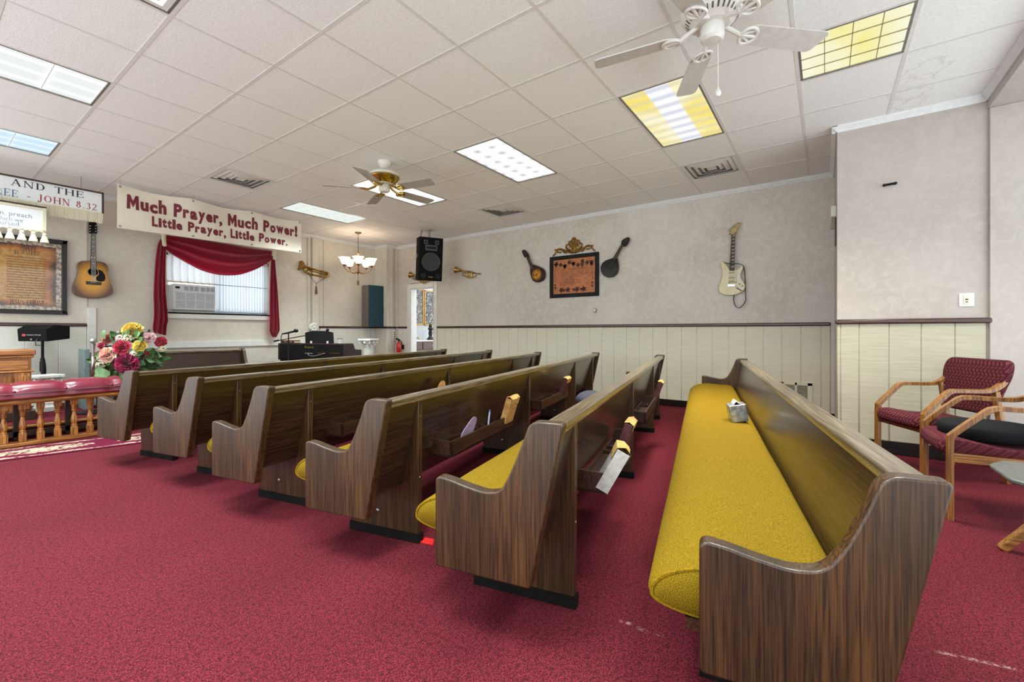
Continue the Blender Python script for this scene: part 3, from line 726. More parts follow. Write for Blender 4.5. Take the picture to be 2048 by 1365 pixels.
# ------------------------------------------------------------------ things in the racks and on the seats
m_page = M('yellowed page edges', (168, 150, 108), (188, 172, 132), rough=.85, scale=(8, 200, 8))
m_pagew = M('grey printed page', (176, 170, 164), (196, 192, 186), rough=.8, scale=60)
m_torn = M('torn tan spine paper', (168, 122, 56), (196, 156, 90), rough=.9, scale=40)
m_cov = M('maroon worn book cloth', (66, 26, 30), (88, 40, 42), rough=.6, scale=60)
m_cov2 = M('tan torn book cloth', (168, 118, 56), (200, 152, 88), rough=.7, scale=30)
def hymnal(i, s, label, lean, cover, torn=True, tilt=.0, h=.215, w_=.145, th=.042, z=.405):
    p = in_pew(i, s, -.005, z); t = thing('hymnal', label, 'book', p, PEWS[i][2] + tilt, 'hymnals in the pew racks')
    mt = Matrix.Rotation(lean, 4, 'X')
    b = MB(); b.box(-w_ / 2, w_ / 2, -th / 2, -th / 2 + .004, 0, h, mt).box(-w_ / 2, w_ / 2, th / 2 - .004, th / 2, 0, h, mt)
    b.box(-w_ / 2, -w_ / 2 + .003, -th / 2, th / 2, 0, h, mt); b.build('cover', cover, t, bevel=.0015, seg=1)
    MB().box(-w_ / 2 + .004, w_ / 2 - .004, -th / 2 + .004, th / 2 - .004, .004, h - .005, mt).build('page_block', m_page, t)
    if torn:
        rnd = random.Random(int(s * 100)); q = MB()
        n = 9; vs = []
        for k in range(n):
            u = -w_ / 2 + w_ * k / (n - 1); a = rnd.uniform(.0, .018)
            vs += [(u, -th / 2 - .003, h - .03 - rnd.uniform(0, .02)), (u, -th / 2 - .004, h + a * .4), (u, 0, h + .006 + a), (u, th / 2 + .004, h + a * .3), (u, th / 2 + .003, h - .03 - rnd.uniform(0, .03))]
        q.add(vs, [(k * 5 + j, k * 5 + j + 1, k * 5 + 5 + j + 1, k * 5 + 5 + j) for k in range(n - 1) for j in range(4)], mt)
        q.build('torn_spine', m_torn, t, recalc=False)
    return t
hymnal(1, .57, 'hymnal with a grey page side and ragged torn top, in the pew rack', .50, m_pagew, True, .18, .19, .15, .055)
hymnal(1, .98, 'maroon hymnal with ragged tan edge standing in the same rack as the grey one', .32, m_cov, True)
hymnal(1, 2.96, 'hymnal with torn tan edge at the far end of its rack by the panelled wall', .32, m_cov, True)
hymnal(2, 1.30, 'tan hymnal with a torn cover beside the purple hand fan', .30, m_cov2, True)
hymnal(2, 2.74, 'maroon hymnal with frayed pale top in the far rack behind the fan pew', .32, m_cov, True)
# purple paddle fan and a pen
p = in_pew(2, .62, -.012, .43); t = thing('hand_fan', 'purple paper hand fan lying slanted in the pew rack', 'fan', p, PEWS[2][2])
mt = Matrix.Rotation(math.radians(64), 4, 'Y') @ Matrix.Rotation(.25, 4, 'Z') @ Matrix.Rotation(math.radians(90), 4, 'X')
out = smooth_closed([(-.045, .03), (-.06, .10), (-.055, .19), (-.02, .24), (.02, .24), (.055, .19), (.06, .10), (.045, .03)], 4)
MB().prism(out, -.002, .002, mt).build('fan_blade', M('faded purple card', (138, 118, 150), (160, 142, 170), rough=.6), t)
MB().box(-.006, .006, -.05, .06, .002, .005, mt).build('stick', m_torn, t)
p = in_pew(2, 1.0, -.01, .42); t = thing('pen', 'pale blue pen standing in the rack between the fan and the tan hymnal', 'pen', p, PEWS[2][2])
MB().tube([(0, 0, 0), (.035, 0, .13)], .0055, 8).build('barrel', M('pale blue plastic', (150, 160, 190), rough=.3), t)
MB().tube([(.035, 0, .13), (.039, 0, .145)], .0062, 8).build('cap', M('purple plastic', (70, 60, 120), rough=.3), t)
p = in_pew(3, 1.62, -.012, .43); t = thing('hand_fan', 'tan hand fan tip showing above the next pew rail', 'fan', p, PEWS[3][2])
mt = Matrix.Rotation(math.radians(38), 4, 'Y') @ Matrix.Rotation(math.radians(90), 4, 'X')
MB().prism(out, -.002, .002, mt).build('fan_blade', m_cov2, t)
# foil box of tissues on the rearmost pew
p = on_z(1477, 841, .463); t = thing('tissue_box', 'silver foil tissue box on the mustard cushion of the rearmost pew', 'box', p, PEWS[0][2] + .12)
m_foil = M('crinkled silver foil', (150, 156, 158), (206, 210, 212), rough=.28, metal=.75, scale=24, bump=.5)
mt = Matrix.Rotation(-.16, 4, 'X')
MB().prism(rounded([(-.062, -.055), (.062, -.055), (.066, .055), (-.066, .055)], .012, 3), 0, .115, mt).build('carton', m_foil, t, bevel=.004)
MB().prism(rounded([(-.045, -.02), (.045, -.02), (.045, .02), (-.045, .02)], .018, 4), .1155, .1175, mt).build('opening', m_black, t)
b = MB(); b.grid(lambda u, v: mt @ Vector(((u - .5) * .085, (v - .5) * .034 + .006 * math.sin(u * 9), .117 + .03 * math.sin(v * PI) * (.6 + .4 * math.sin(u * 7)))), 12, 6)
b.build('tissue', M('soft white tissue', (226, 226, 228), (238, 238, 240), rough=.9), t)
# navy cushion seen above the back of the second pew
p = on_z(1181, 812, .47); t = thing('round_cushion', 'dark navy round cushion on the mustard seat, seen over the pew back', 'cushion', p, PEWS[1][2])
m_navy = M('navy patterned cloth', (28, 30, 44), (44, 46, 62), rough=.8, scale=60)
MB().ball((0, 0, .055), .19, (1, .62, .36), 22, 12).build('cushion_body', m_navy, t)
# red paper beside the pew shoe
a, b_, c_, d_ = (on_z(*q, 0) for q in ((838, 1086), (866, 1092), (868, 1080), (849, 1077)))
s = MB(); s.prism([(v.x, v.y) for v in (a, b_, c_, d_)], .001, .004)
tag(s.build('red_sheet', M('bright red paper', (196, 22, 22), (214, 34, 30), rough=.6)), 'bright red sheet of paper on the carpet under a pew cushion', 'paper')
# ------------------------------------------------------------------ instruments and pictures on the right wall
def Z(ox, oy, k): return lambda x, y: (ox + x / k, oy + y / k)
def sun_mat(name, mid, edge, cx, cy, rx, ry, rough=.18):
    m, nt, b, N, L = nodes_of(name); q = NB(nt); v, x, y, z = q.xyz()
    dx = q.m('DIVIDE', q.m('SUBTRACT', x, cx), rx); dy = q.m('DIVIDE', q.m('SUBTRACT', y, cy), ry)
    d = q.m('SQRT', q.m('ADD', q.m('MULTIPLY', dx, dx), q.m('MULTIPLY', dy, dy)))
    n = q.noise(v, 60, 2)
    L(q.mix(q.step(q.m('ADD', d, q.m('MULTIPLY', n, .1)), .55, 1.04), lin(mid), lin(edge)), b.inputs['Base Color'])
    b.inputs['Roughness'].default_value = rough; b.inputs['Specular IOR Level'].default_value = .3; b.inputs['Coat Weight'].default_value = .12; b.inputs['Coat Roughness'].default_value = .05; return m
m_fret = M('dark rosewood fingerboard', (40, 26, 20), (60, 40, 30), rough=.4, scale=(40, 6, 40))
m_pearl = M('pearl inlay', (206, 204, 196), (226, 224, 216), rough=.3)
m_string = M('steel string', (160, 158, 150), (190, 188, 180), rough=.3, metal=1.0)
# electric guitar
z7 = Z(1380, 420, 5.689); mw, F = frame_on_right(1465, 560, .015)
t = thing('electric_guitar', 'cream electric guitar with a black strap hanging on the right wall', 'guitar', mw=mw)
G = lambda pts: [F(*z7(*p)) for p in pts]
body = smooth_closed(G([(375, 586), (347, 612), (366, 665), (374, 740), (352, 820), (331, 890), (342, 942), (395, 970), (480, 975), (560, 957), (612, 922), (633, 875), (618, 826), (588, 788), (580, 742), (600, 692), (611, 652), (592, 635), (570, 660), (530, 684), (462, 684), (434, 648), (404, 608)]), 3)
m_cream = M('aged cream lacquer', (206, 192, 142), (216, 204, 158), rough=.22, coat=.5)
MB().prism(body, 0, .042).build('body', m_cream, t, bevel=.008, seg=3)
pg = smooth_closed(G([(442, 688), (520, 702), (570, 672), (598, 648), (604, 664), (578, 742), (590, 794), (626, 860), (604, 905), (540, 862), (512, 872), (436, 868), (414, 800), (428, 735)]), 3)
MB().prism(pg, .0425, .0445).build('pickguard', M('white pickguard', (212, 206, 180), (220, 215, 192), rough=.25), t)
a, b_, c_, d_ = G([(478, 288), (518, 288), (509, 697), (457, 697)])
MB().prism([a, b_, c_, d_], .030, .054).build('neck', m_fret, t)
s = MB()
for k in range(10):
    u = .05 + k * .095; L_ = [a[i] + (d_[i] - a[i]) * u for i in (0, 1)]; R_ = [b_[i] + (c_[i] - b_[i]) * u for i in (0, 1)]
    s.add([(L_[0] + .006, L_[1], .0546), (R_[0] - .006, R_[1], .0546), (R_[0] - .006, R_[1] + .016, .0546)], [(0, 1, 2)])
s.build('inlays', m_pearl, t, recalc=False)
hd = smooth_closed(G([(474, 292), (470, 262), (448, 248), (484, 206), (524, 172), (584, 148), (572, 180), (545, 226), (526, 262), (520, 292)]), 3)
ho = MB().prism(hd, .028, .044).build('headstock', M('maple headstock', (176, 148, 92), (192, 164, 106), rough=.3), t)
s = MB()
for p in ((462, 246), (478, 226), (498, 206), (518, 188), (540, 172), (562, 160)):
    u, v = F(*z7(*p)); s.ball((u, v, .05), .008, (1, 1, .8), 8, 6); s.tube([(u, v, .04), (u - .02, v + .012, .036)], .005, 6)
s.build('tuners', m_steel, ho)
s = MB()
for p, hgt in (((480, 720), 16), ((480, 776), 16), ((478, 822), 26)):
    (u0, v0), (u1, v1) = F(*z7(p[0] - 34, p[1] + hgt / 2)), F(*z7(p[0] + 36, p[1] - hgt / 2)); s.box(u0, u1, v0, v1, .0446, .05)
s.build('pickups', M('gold cream pickup covers', (186, 160, 92), (202, 178, 112), rough=.35), t, bevel=.002)
(u0, v0), (u1, v1) = F(*z7(436, 880)), F(*z7(522, 846))
MB().box(u0, u1, v0, v1, .043, .056).build('bridge', m_chrome, t, bevel=.003)
s = MB()
for p in ((530, 826), (570, 846), (600, 870)): u, v = F(*z7(*p)); s.lathe([(.011, 0), (.009, .014), (0, .014)], 12, Matrix.Translation((u, v, .0446)))
s.build('knobs', M('gold knobs', (168, 136, 60), (190, 160, 84), rough=.35), t)
(u0, v0), (u1, v1) = F(*z7(535, 888)), F(*z7(598, 926)); s = MB(); s.tube([(u0, v0, .045), (u1, v1, .045)], .009, 8); s.build('jack_plate', m_chrome, t)
s = MB(); s.tube([(*F(*z7(534, 700)), .05), (*F(*z7(528, 810)), .056)], .003, 6); s.build('tremolo_arm', m_chrome, t)
s = MB()
for k in range(6):
    u = (k + .5) / 6; A_ = [a[i] + (b_[i] - a[i]) * u for i in (0, 1)]; q0, q1 = F(*z7(440 + 78 * u, 860)); s.tube([(A_[0], A_[1], .056), (q0, q1, .058)], .0009, 4)
s.build('strings', m_string, t)
sp = smooth_open([(*F(*z7(*p)), zz) for p, zz in (((402, 606), .045), ((470, 622), .07), ((540, 618), .05), ((604, 634), .03), ((624, 700), .02), ((630, 800), .02), ((634, 950), .02), ((636, 1030), .02), ((604, 1090), .03), ((560, 1118), .035), ((520, 1092), .03), ((500, 1022), .02), ((505, 972), .015))], 5)
MB().strip(sp, .03, .006, (0, 0, 1)).build('strap', m_black, t)
s = MB(); u, v = F(*z7(492, 276)); s.tube([(u, v, -.013), (u, v, .025)], .012, 8); s.tube([(u - .035, v - .004, .05), (u - .03, v, .03), (u, v + .004, .022), (u + .03, v, .03), (u + .035, v - .004, .05)], .007, 8)
tag(s.build('guitar_hook', m_black, None), 'black padded wall hook holding the cream electric guitar by its head', 'hook').matrix_world = mw

# mandolins
def mandolin(label, zf, px, body, neck, head, face_mid, face_edge, dark, ctr, rr):
    mw, F = frame_on_right(*px, .012); t = thing('mandolin', label, 'mandolin', mw=mw, group='mandolins beside the plaque')
    G = lambda pts: [F(*zf(*p)) for p in pts]
    bp = smooth_closed(G(body), 3); cx = sum(p[0] for p in bp) / len(bp); cy = sum(p[1] for p in bp) / len(bp)
    m_side = M('dark glossy sides', (14, 8, 6), (24, 14, 10), spec=.3, rough=.2, coat=.1)
    MB().prism(bp, 0, .048).build('body', m_side, t, bevel=.008, seg=3)
    top = [(cx + (p[0] - cx) * .93, cy + (p[1] - cy) * .93) for p in bp]
    u, v = F(*zf(*ctr)); MB().prism(top, .048, .0505).build('top_plate', sun_mat('sunburst top ' + label[:8], face_mid, face_edge, u, v, rr, rr), t)
    MB().prism(G(neck), .038, .058).build('neck', m_fret, t, bevel=.002)
    h = MB().prism(smooth_closed(G(head), 2), .034, .05).build('headstock', m_side, t)
    s = MB(); hp = G(head); hx = sum(p[0] for p in hp) / len(hp); hy = sum(p[1] for p in hp) / len(hp)
    ax = Vector((hx - cx, hy - cy)).normalized(); sd = Vector((-ax.y, ax.x))
    for k in range(4):
        for sg in (-1, 1):
            c = Vector((hx, hy)) + ax * (.024 * (k - 1.5)) + sd * sg * .026; s.ball((c.x, c.y, .044), .008, (1, 1, .8), 8, 5)
            c = Vector((hx, hy)) + ax * (.024 * (k - 1.5)) + sd * sg * .013; s.ball((c.x, c.y, .051), .0045, (1, 1, 1), 6, 4)
    s.build('tuners', m_steel, h)
    s = MB(); c0 = Vector((u, v)); s.tube([(c0 + sd * -.035).to_3d() + Vector((0, 0, .058)), (c0 + sd * .035).to_3d() + Vector((0, 0, .058))], .006, 6); s.build('bridge', m_fret, t)
    s = MB()
    for k in range(4):
        o = sd * (.006 * (k - 1.5)); e = Vector((hx, hy)) - ax * .06 + o; s0 = c0 - ax * .07 + o; s.tube([(s0.x, s0.y, .053), ((c0 + o).x, (c0 + o).y, .065), (e.x, e.y, .061)], .0009, 4)
    s.build('strings', m_string, t)
    # sound holes
    s = MB()
    for sg in (-1, 1):
        c = c0 + ax * .03 + sd * sg * .05; f = [c + ax * .03 * math.sin(q) + sd * .008 * math.cos(q) for q in [2 * PI * i / 12 for i in range(12)]]; s.prism([tuple(p) for p in f], .0506, .051)
    s.build('sound_holes', m_black, t)
z6 = Z(1000, 440, 5.6875)
mandolin('small amber sunburst mandolin on the trumpet side of the commandments plaque', z6, (1075, 548),
         [(366, 520), (400, 514), (452, 534), (502, 560), (523, 610), (515, 668), (480, 702), (432, 714), (386, 690), (362, 630), (356, 570)],
         [(318, 438), (344, 428), (405, 552), (372, 570)], [(268, 366), (276, 350), (300, 347), (322, 374), (348, 420), (322, 436), (292, 424)], (216, 142, 30), (50, 24, 12), None, (434, 626), .105)
mandolin('round black mandolin tilted beside the commandments plaque, on the electric guitar side', z6, (1222, 535),
         [(1300, 438), (1336, 430), (1350, 480), (1356, 550), (1338, 612), (1290, 652), (1230, 656), (1178, 622), (1156, 560), (1170, 508), (1212, 468)],
         [(1388, 292), (1412, 308), (1330, 462), (1296, 446)], [(1392, 288), (1400, 242), (1438, 216), (1466, 204), (1487, 214), (1480, 252), (1452, 300), (1414, 312)], (20, 13, 10), (8, 6, 5), None, (1250, 560), .14)

# commandments plaque
mw, F = frame_on_right(1150, 551, .004)
t = thing('plaque', 'copper coloured ten commandments plaque with a black frame and grapevine border', 'plaque', mw=mw)
(u0, v1), (u1, v0) = F(1101.2, 515.5), F(1198.5, 592)
v0 = min(v0, F(1101, 597)[1]); v1 = max(v1, F(1198, 504)[1]); v0 = (F(1101.5, 597)[1] + F(1198.5, 592)[1]) / 2; v1 = (F(1101.5, 515)[1] + F(1198.5, 504.5)[1]) / 2
m_copper = M('warm copper panel', (166, 96, 52), (192, 116, 66), rough=.45, scale=18, metal=.1)
fw_ = .062
b = MB()
for pts in ([(u0, v0), (u1, v0), (u1 - fw_, v0 + fw_), (u0 + fw_, v0 + fw_)], [(u1, v0), (u1, v1), (u1 - fw_, v1 - fw_), (u1 - fw_, v0 + fw_)],
            [(u1, v1), (u0, v1), (u0 + fw_, v1 - fw_), (u1 - fw_, v1 - fw_)], [(u0, v1), (u0, v0), (u0 + fw_, v0 + fw_), (u0 + fw_, v1 - fw_)]): b.prism(pts, 0, .035)
b.build('frame', M('black wood frame', (14, 14, 16), (24, 24, 28), spec=.2, rough=.5, scale=20), t, bevel=.006)
MB().box(u0 + .03, u1 - .03, v0 + .03, v1 - .03, .002, .014).build('panel', m_copper, t)
pu0, pu1, pv0, pv1 = u0 + fw_, u1 - fw_, v0 + fw_, v1 - fw_; W_, Hh = pu1 - pu0, pv1 - pv0; zt = .0146
rnd = random.Random(3); s = MB()
def leaf(cu, cv, r):
    pts = []; ph = rnd.uniform(0, 6)
    for k in range(15): q = 2 * PI * k / 15 + ph; pts.append((cu + r * (1 if k % 3 else .55) * math.cos(q), cv + r * (1 if k % 3 else .55) * math.sin(q)))
    s.prism(pts, .014, zt)
def grapes(cu, cv, r):
    for row in range(4):
        for k in range(4 - row): s.prism([(cu + (k - (3 - row) / 2) * r * .6 + r * .3 * math.cos(q), cv - row * r * .5 + r * .3 * math.sin(q)) for q in [2 * PI * i / 8 for i in range(8)]], .014, zt)
for k in range(9): leaf(pu0 + W_ * (.08 + .105 * k), pv1 - Hh * (.10 + .05 * (k % 3)), .040)
for k in range(5): grapes(pu0 + W_ * (.07 + .21 * k), pv1 - Hh * (.17 if k % 2 else .12), .034)
for k in (.20, .36, .58, .74): leaf(pu0 + W_ * k, pv0 + Hh * .11, .046)
for k in (.27, .5, .68): grapes(pu0 + W_ * k, pv0 + Hh * .13, .026)
for uu in (.05, .93):
    leaf(pu0 + W_ * uu, pv0 + Hh * .27, .022); grapes(pu0 + W_ * uu, pv0 + Hh * .20, .022)
    s.tube([(pu0 + W_ * (uu + .012 * math.sin(k)), pv0 + Hh * (.35 + .05 * k), zt) for k in range(9)], .003, 5)
s.build('grapevine_border', M('dark burnt engraving', (44, 22, 16), (62, 32, 22), rough=.7), t)
s = MB(); m_ink = M('dark brown ink', (26, 12, 8), (32, 16, 10), rough=.7)
put_text(s, 'The', pu0 + W_ * .47, pu0 + W_ * .53, pv0 + Hh * .745, pv0 + Hh * .765, zt)
roman(s, 'TEN', pu0 + W_ * .20, pv0 + Hh * .675, Hh * .055, zt, x1=pu0 + W_ * .335)
roman(s, 'COMMANDMENTS', pu0 + W_ * .37, pv0 + Hh * .675, Hh * .052, zt, x1=pu0 + W_ * .82)
lines = ['I. Thou shalt have no other gods before me.', 'II. Thou shalt not make unto thee any graven image.', 'III. Thou shalt not take the name of the Lord thy God in vain.',
         'IV. Remember the sabbath day, to keep it holy.', 'V. Honour thy father and thy mother.', 'VI. Thou shalt not kill.', 'VII. Thou shalt not commit adultery.',
         'VIII. Thou shalt not steal.', 'IX. Thou shalt not bear false witness.', 'X. Thou shalt not covet.']
for k, ln in enumerate(lines): put_text(s, ln, pu0 + W_ * .19, pu0 + W_ * (.19 + .0125 * len(ln)), pv0 + Hh * (.62 - .041 * k), pv0 + Hh * (.647 - .041 * k), zt, .014)
s.build('lettering', m_ink, t, recalc=False)

# gilt crest over the plaque: scrolls of tapering rope
mw, F = frame_on_right(1148, 496, .006)
t = thing('wall_crest', 'gilt carved scroll crest mounted just above the commandments plaque', 'ornament', mw=mw)
def scroll(pts, r0, r1): 
    pp = smooth_open([(*F(*z6(*p)), .012) for p in pts], 5); k = len(pp); return pp, [r0 + (r1 - r0) * i / (k - 1) for i in range(k)]
left = [([(838, 372), (790, 368), (740, 352), (690, 334), (652, 346), (640, 372), (616, 404), (604, 412)], .020, .010), ([(700, 372), (668, 372), (650, 358), (664, 342), (690, 348)], .013, .007),
        ([(636, 352), (630, 342), (642, 338)], .010, .006), ([(806, 352), (764, 330), (756, 298), (782, 282), (800, 300), (788, 318)], .017, .009),
        ([(786, 282), (790, 250), (812, 244), (816, 262)], .014, .008), ([(838, 372), (826, 330), (812, 290), (822, 236), (838, 206)], .018, .010), ([(700, 336), (728, 368), (760, 384)], .012, .008)]
b = MB()
for pts, r0, r1 in left:
    pp, rr = scroll(pts, r0, r1); b.tube(pp, rr, 8)
    mp = [(1690 - x, y - .122 * ((1690 - x) - x)) for x, y in pts]; pp, rr = scroll(mp, r0, r1); b.tube(pp, rr, 8)
for pts in ([(842, 372), (844, 300), (846, 206)], [(842, 350), (868, 250), (880, 226)], [(842, 350), (818, 262), (806, 240)]): pp, rr = scroll(pts, .018, .012); b.tube(pp, rr, 8)
u, v = F(*z6(843, 215)); b.ball((u, v, .014), .03, (1, .8, .5), 12, 7); u, v = F(*z6(840, 368)); b.ball((u, v, .014), .04, (1.2, .5, .5), 12, 7)
b.build('carving', m_gold, t)

m_shadowgap = M('painted grille gap shade', (60, 58, 54), (80, 78, 72), rough=.9)
# small fittings on the right wall
mw, F = frame_on_right(1190, 621, .0)
t = thing('wall_timer', 'small round brass edged dial on the wall below the commandments plaque', 'dial', mw=mw)
MB().lathe([(.036, 0), (.038, .012), (.030, .022), (0, .022)], 24).build('rim', m_steel, t)
MB().lathe([(.022, .022), (.022, .034), (.012, .038), (0, .038)], 20).build('dial_knob', m_ivory, t)
mw, F = frame_on_right(1200, 661, .013)
t = thing('light_switch', 'cream light switch plate on the panelling just under the dark rail', 'switch', mw=mw)
MB().box(-.034, .034, -.05, .05, 0, .006).build('plate', m_ivory, t, bevel=.002); MB().box(-.006, .006, -.012, .012, .006, .016).build('toggle', m_ivory, t)
mw, F = frame_on_right(1597, 788, .014)
t = thing('return_grille', 'cream metal air return grille low on the panelling behind the rearmost pew', 'vent', mw=mw)
(u0, v0), (u1, v1) = F(1560, 816), F(1625, 767)
b = MB(); b.box(u0, u1, v0, v0 + .035, 0, .012).box(u0, u1, v1 - .035, v1, 0, .012).box(u0, u0 + .04, v0, v1, 0, .012).box(u1 - .05, u1, v0, v1, 0, .012).box((u0 + u1) / 2 - .012, (u0 + u1) / 2 + .012, v0, v1, 0, .012)
b.build('grille_frame', m_wain, t, bevel=.002)
b = MB()
for k in range(16): vv = v0 + .04 + (v1 - v0 - .08) * k / 15; b.add([(u0 + .03, vv, .002), (u1 - .03, vv, .002), (u1 - .03, vv - .009, .010), (u0 + .03, vv - .009, .010)], [(0, 1, 2, 3)])
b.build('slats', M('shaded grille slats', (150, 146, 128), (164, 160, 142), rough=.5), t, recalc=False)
MB().box(u0 + .01, u1 - .01, v0 + .01, v1 - .01, -.001, .0005).build('grille_back', m_shadowgap, t)  # flat dark sheet standing in for shade between the slats
mw, F = frame_on_right(1933, 600, .0, XP)
t = thing('wall_outlet', 'white cover plate with a brown test button outlet on the pale front wall', 'outlet', mw=mw)
MB().box(-.045, .045, -.055, .055, 0, .007).build('plate', m_white, t, bevel=.003); MB().box(-.02, .02, -.036, .036, .007, .011).build('socket', m_ivory, t, bevel=.002)
MB().box(-.008, .008, -.002, .008, .011, .014).box(-.006, .006, -.022, -.014, .011, .0125).build('button', m_rail, t)
mw, F = frame_on_right(1778, 371, .0, XP)
t = thing('wall_hanger', 'small black bar hanger left empty high on the pale front wall', 'hanger', mw=mw)
MB().tube([(*F(1768, 372.5), .03), (*F(1790, 368.5), .03)], .010, 8).build('bar', m_black, t)
b = MB()
for p in ((1768, 372.5), (1790, 368.5)): b.ball((*F(*p), .03), .013, (1, 1, 1), 10, 6); b.tube([(*F(*p), 0), (*F(*p), .03)], .007, 8)
b.build('end_posts', m_black, t)
p = on_x(1668, 437, 5.8); p.y = -.09
t = thing('door_chime', 'white door chime box on the side of the stepped wall with a wire below', 'chime', p)
MB().box(-.35, .35, 0, .045, -.055, .055).build('cover', m_white, t, bevel=.006); MB().tube([(-.3, .006, -.055), (-.3, .006, -.35)], .006, 6).build('wire', m_rail, t)

# trumpets
def horn(name, label, cat, fr, px, paths, bell, valves, mat=m_oldbrass, group=None):
    mw, F = fr(*px, .05); t = thing(name, label, cat, mw=mw, group=group)
    b = MB()
    for pts, r in paths: b.tube(smooth_open([(*F(p[0], p[1]), (p[2] if len(p) > 2 else 0)) for p in pts], 6), r, 8)
    b.build('tubing', mat, t)
    (bx, by), (dx, dy), R, L_ = bell; c = Vector((*F(bx, by), 0)); d = (Vector((*F(bx + dx, by + dy), 0)) - c).normalized()
    d = (d + Vector((0, 0, .25))).normalized(); q = Vector((0, 0, 1)).rotation_difference(-d).to_matrix().to_4x4()
    pr = [(R, 0), (R * .97, .004), (R * .72, L_ * .08), (R * .45, L_ * .22), (R * .28, L_ * .45), (R * .17, L_ * .75), (R * .13, L_)]
    MB().lathe(pr + [(p[0] * .93, p[1] - .001) for p in pr[::-1]], 24, Matrix.Translation(c) @ q).build('bell', mat, t)
    if valves:
        v = MB()
        for p in valves:
            u, w_ = F(*p); v.lathe([(.010, -.06), (.013, -.055), (.013, .045), (.004, .05), (.004, .075), (.010, .08), (.010, .086), (0, .086)], 12, Matrix.Translation((u, w_, 0)) @ Matrix.Rotation(-PI / 2, 4, 'X'))
        v.build('valves', mat, t)
    return t, F
z5 = Z(780, 440, 4.875)
P_ = lambda *pts: [z5(*p) for p in pts]
horn('trumpet', 'brass trumpet hung alone on the right wall between loudspeaker and small mandolin', 'trumpet', frame_on_right, (935, 546),
     [(P_((680, 492), (730, 500), (800, 512), (835, 520)), .010), (P_((835, 520), (838, 540), (815, 560), (770, 556), (712, 544), (704, 528), (716, 518), (790, 520), (870, 526)), .009), (P_((862, 525), (878, 527)), .014)],
     (z5(640, 488), (-30, -4), .072, .30), P_((752, 536), (772, 540), (792, 542)), group='trumpets on the right wall')
horn('trumpet', 'brass trumpet mostly hidden behind the hanging loudspeaker, bell showing', 'trumpet', frame_on_right, (840, 553),
     [(P_((215, 538), (270, 556), (345, 566), (380, 572)), .010), (P_((380, 572), (384, 592), (360, 606), (250, 584), (222, 576), (236, 568), (330, 584), (420, 592)), .009)],
     (z5(196, 536), (-30, -6), .075, .30), P_((300, 590), (320, 594), (340, 598)), group='trumpets on the right wall')
z4 = Z(540, 440, 4.875); P4 = lambda *pts: [z4(*p) for p in pts]
t, F = horn('bugle', 'brass bugle with a brown cord and tassel on the window wall', 'bugle', frame_on_left, (628, 538),
     [(P4((330, 448), (400, 474), (480, 496), (540, 510), (566, 524)), .021), (P4((566, 524), (568, 545), (545, 556), (470, 546), (390, 528), (344, 508), (338, 488), (352, 478)), .021), (P4((352, 478), (420, 502), (500, 522), (556, 535)), .015), (P4((330, 500), (332, 470)), .012)],
     (z4(296, 446), (-34, -12), .10, .26), None)
b = MB(); b.tube([(*F(*z4(366, 532)), .02), (*F(*z4(447, 622)), .02)], .005, 6); b.tube([(*F(*z4(536, 566)), .02), (*F(*z4(447, 622)), .02)], .005, 6); b.tube([(*F(*z4(447, 622)), .02), (*F(*z4(447, 650)), .02)], .005, 6)
m_cord = M('brown braided cord', (92, 66, 40), (120, 90, 58), rough=.8, scale=120); co = b.build('cord', m_cord, t)
u, v = F(*z4(447, 650)); MB().lathe([(.004, 0), (.014, -.01), (.012, -.03), (.022, -.13), (.024, -.15), (0, -.15)], 12, Matrix.Translation((u, v, .02)) @ Matrix.Rotation(-PI / 2, 4, 'X')).build('tassel', m_cord, co)
# ------------------------------------------------------------------ banner and hanging signs (they hang from the ceiling in front of the window wall)
YBN = 7.24
mw, F = frame_on_left(418, 440, 0, YBN)
t = thing('banner', 'long cream vinyl prayer banner with chunky maroon lettering hung over the window', 'banner', mw=mw)
TL, TR, BL, BR = F(233.5, 368), F(602, 443), F(234, 456), F(603, 506)
def bf(u, v):
    top = (TL[0] + (TR[0] - TL[0]) * u, TL[1] + (TR[1] - TL[1]) * u - .028 * math.sin(PI * ((u * 3) % 1)) * (1 if u < 1 else 0)); bot = (BL[0] + (BR[0] - BL[0]) * u, BL[1] + (BR[1] - BL[1]) * u)
    return Vector((bot[0] + (top[0] - bot[0]) * v, bot[1] + (top[1] - bot[1]) * v, .02 * math.sin(u * 17 + v * 2) * (.3 + .7 * v) + .012 * math.sin(u * 7)))
m_vinyl = M('cream vinyl', (222, 212, 192), (232, 224, 206), rough=.5, scale=(3, 3, 3), detail=2)
o = MB().grid(bf, 60, 8).build('vinyl_sheet', m_vinyl, t, recalc=False); sm = o.modifiers.new('thickness', 'SOLIDIFY'); sm.thickness = .002
m_maroon = M('distressed maroon ink', (112, 22, 40), (132, 44, 58), rough=.5, scale=(26, 60, 26), lo=.5, hi=.78)
def on_b(x, y):
    u = (x - TL[0]) / (TR[0] - TL[0]); lo = BL[1] + (BR[1] - BL[1]) * u; hi = TL[1] + (TR[1] - TL[1]) * u; v = (y - lo) / (hi - lo)
    q = bf(max(0, min(.999, u)), v); return (x, y, q.z + .004)
s = MB(); Wb = TR[0] - TL[0]; Hb = TL[1] - BL[1]
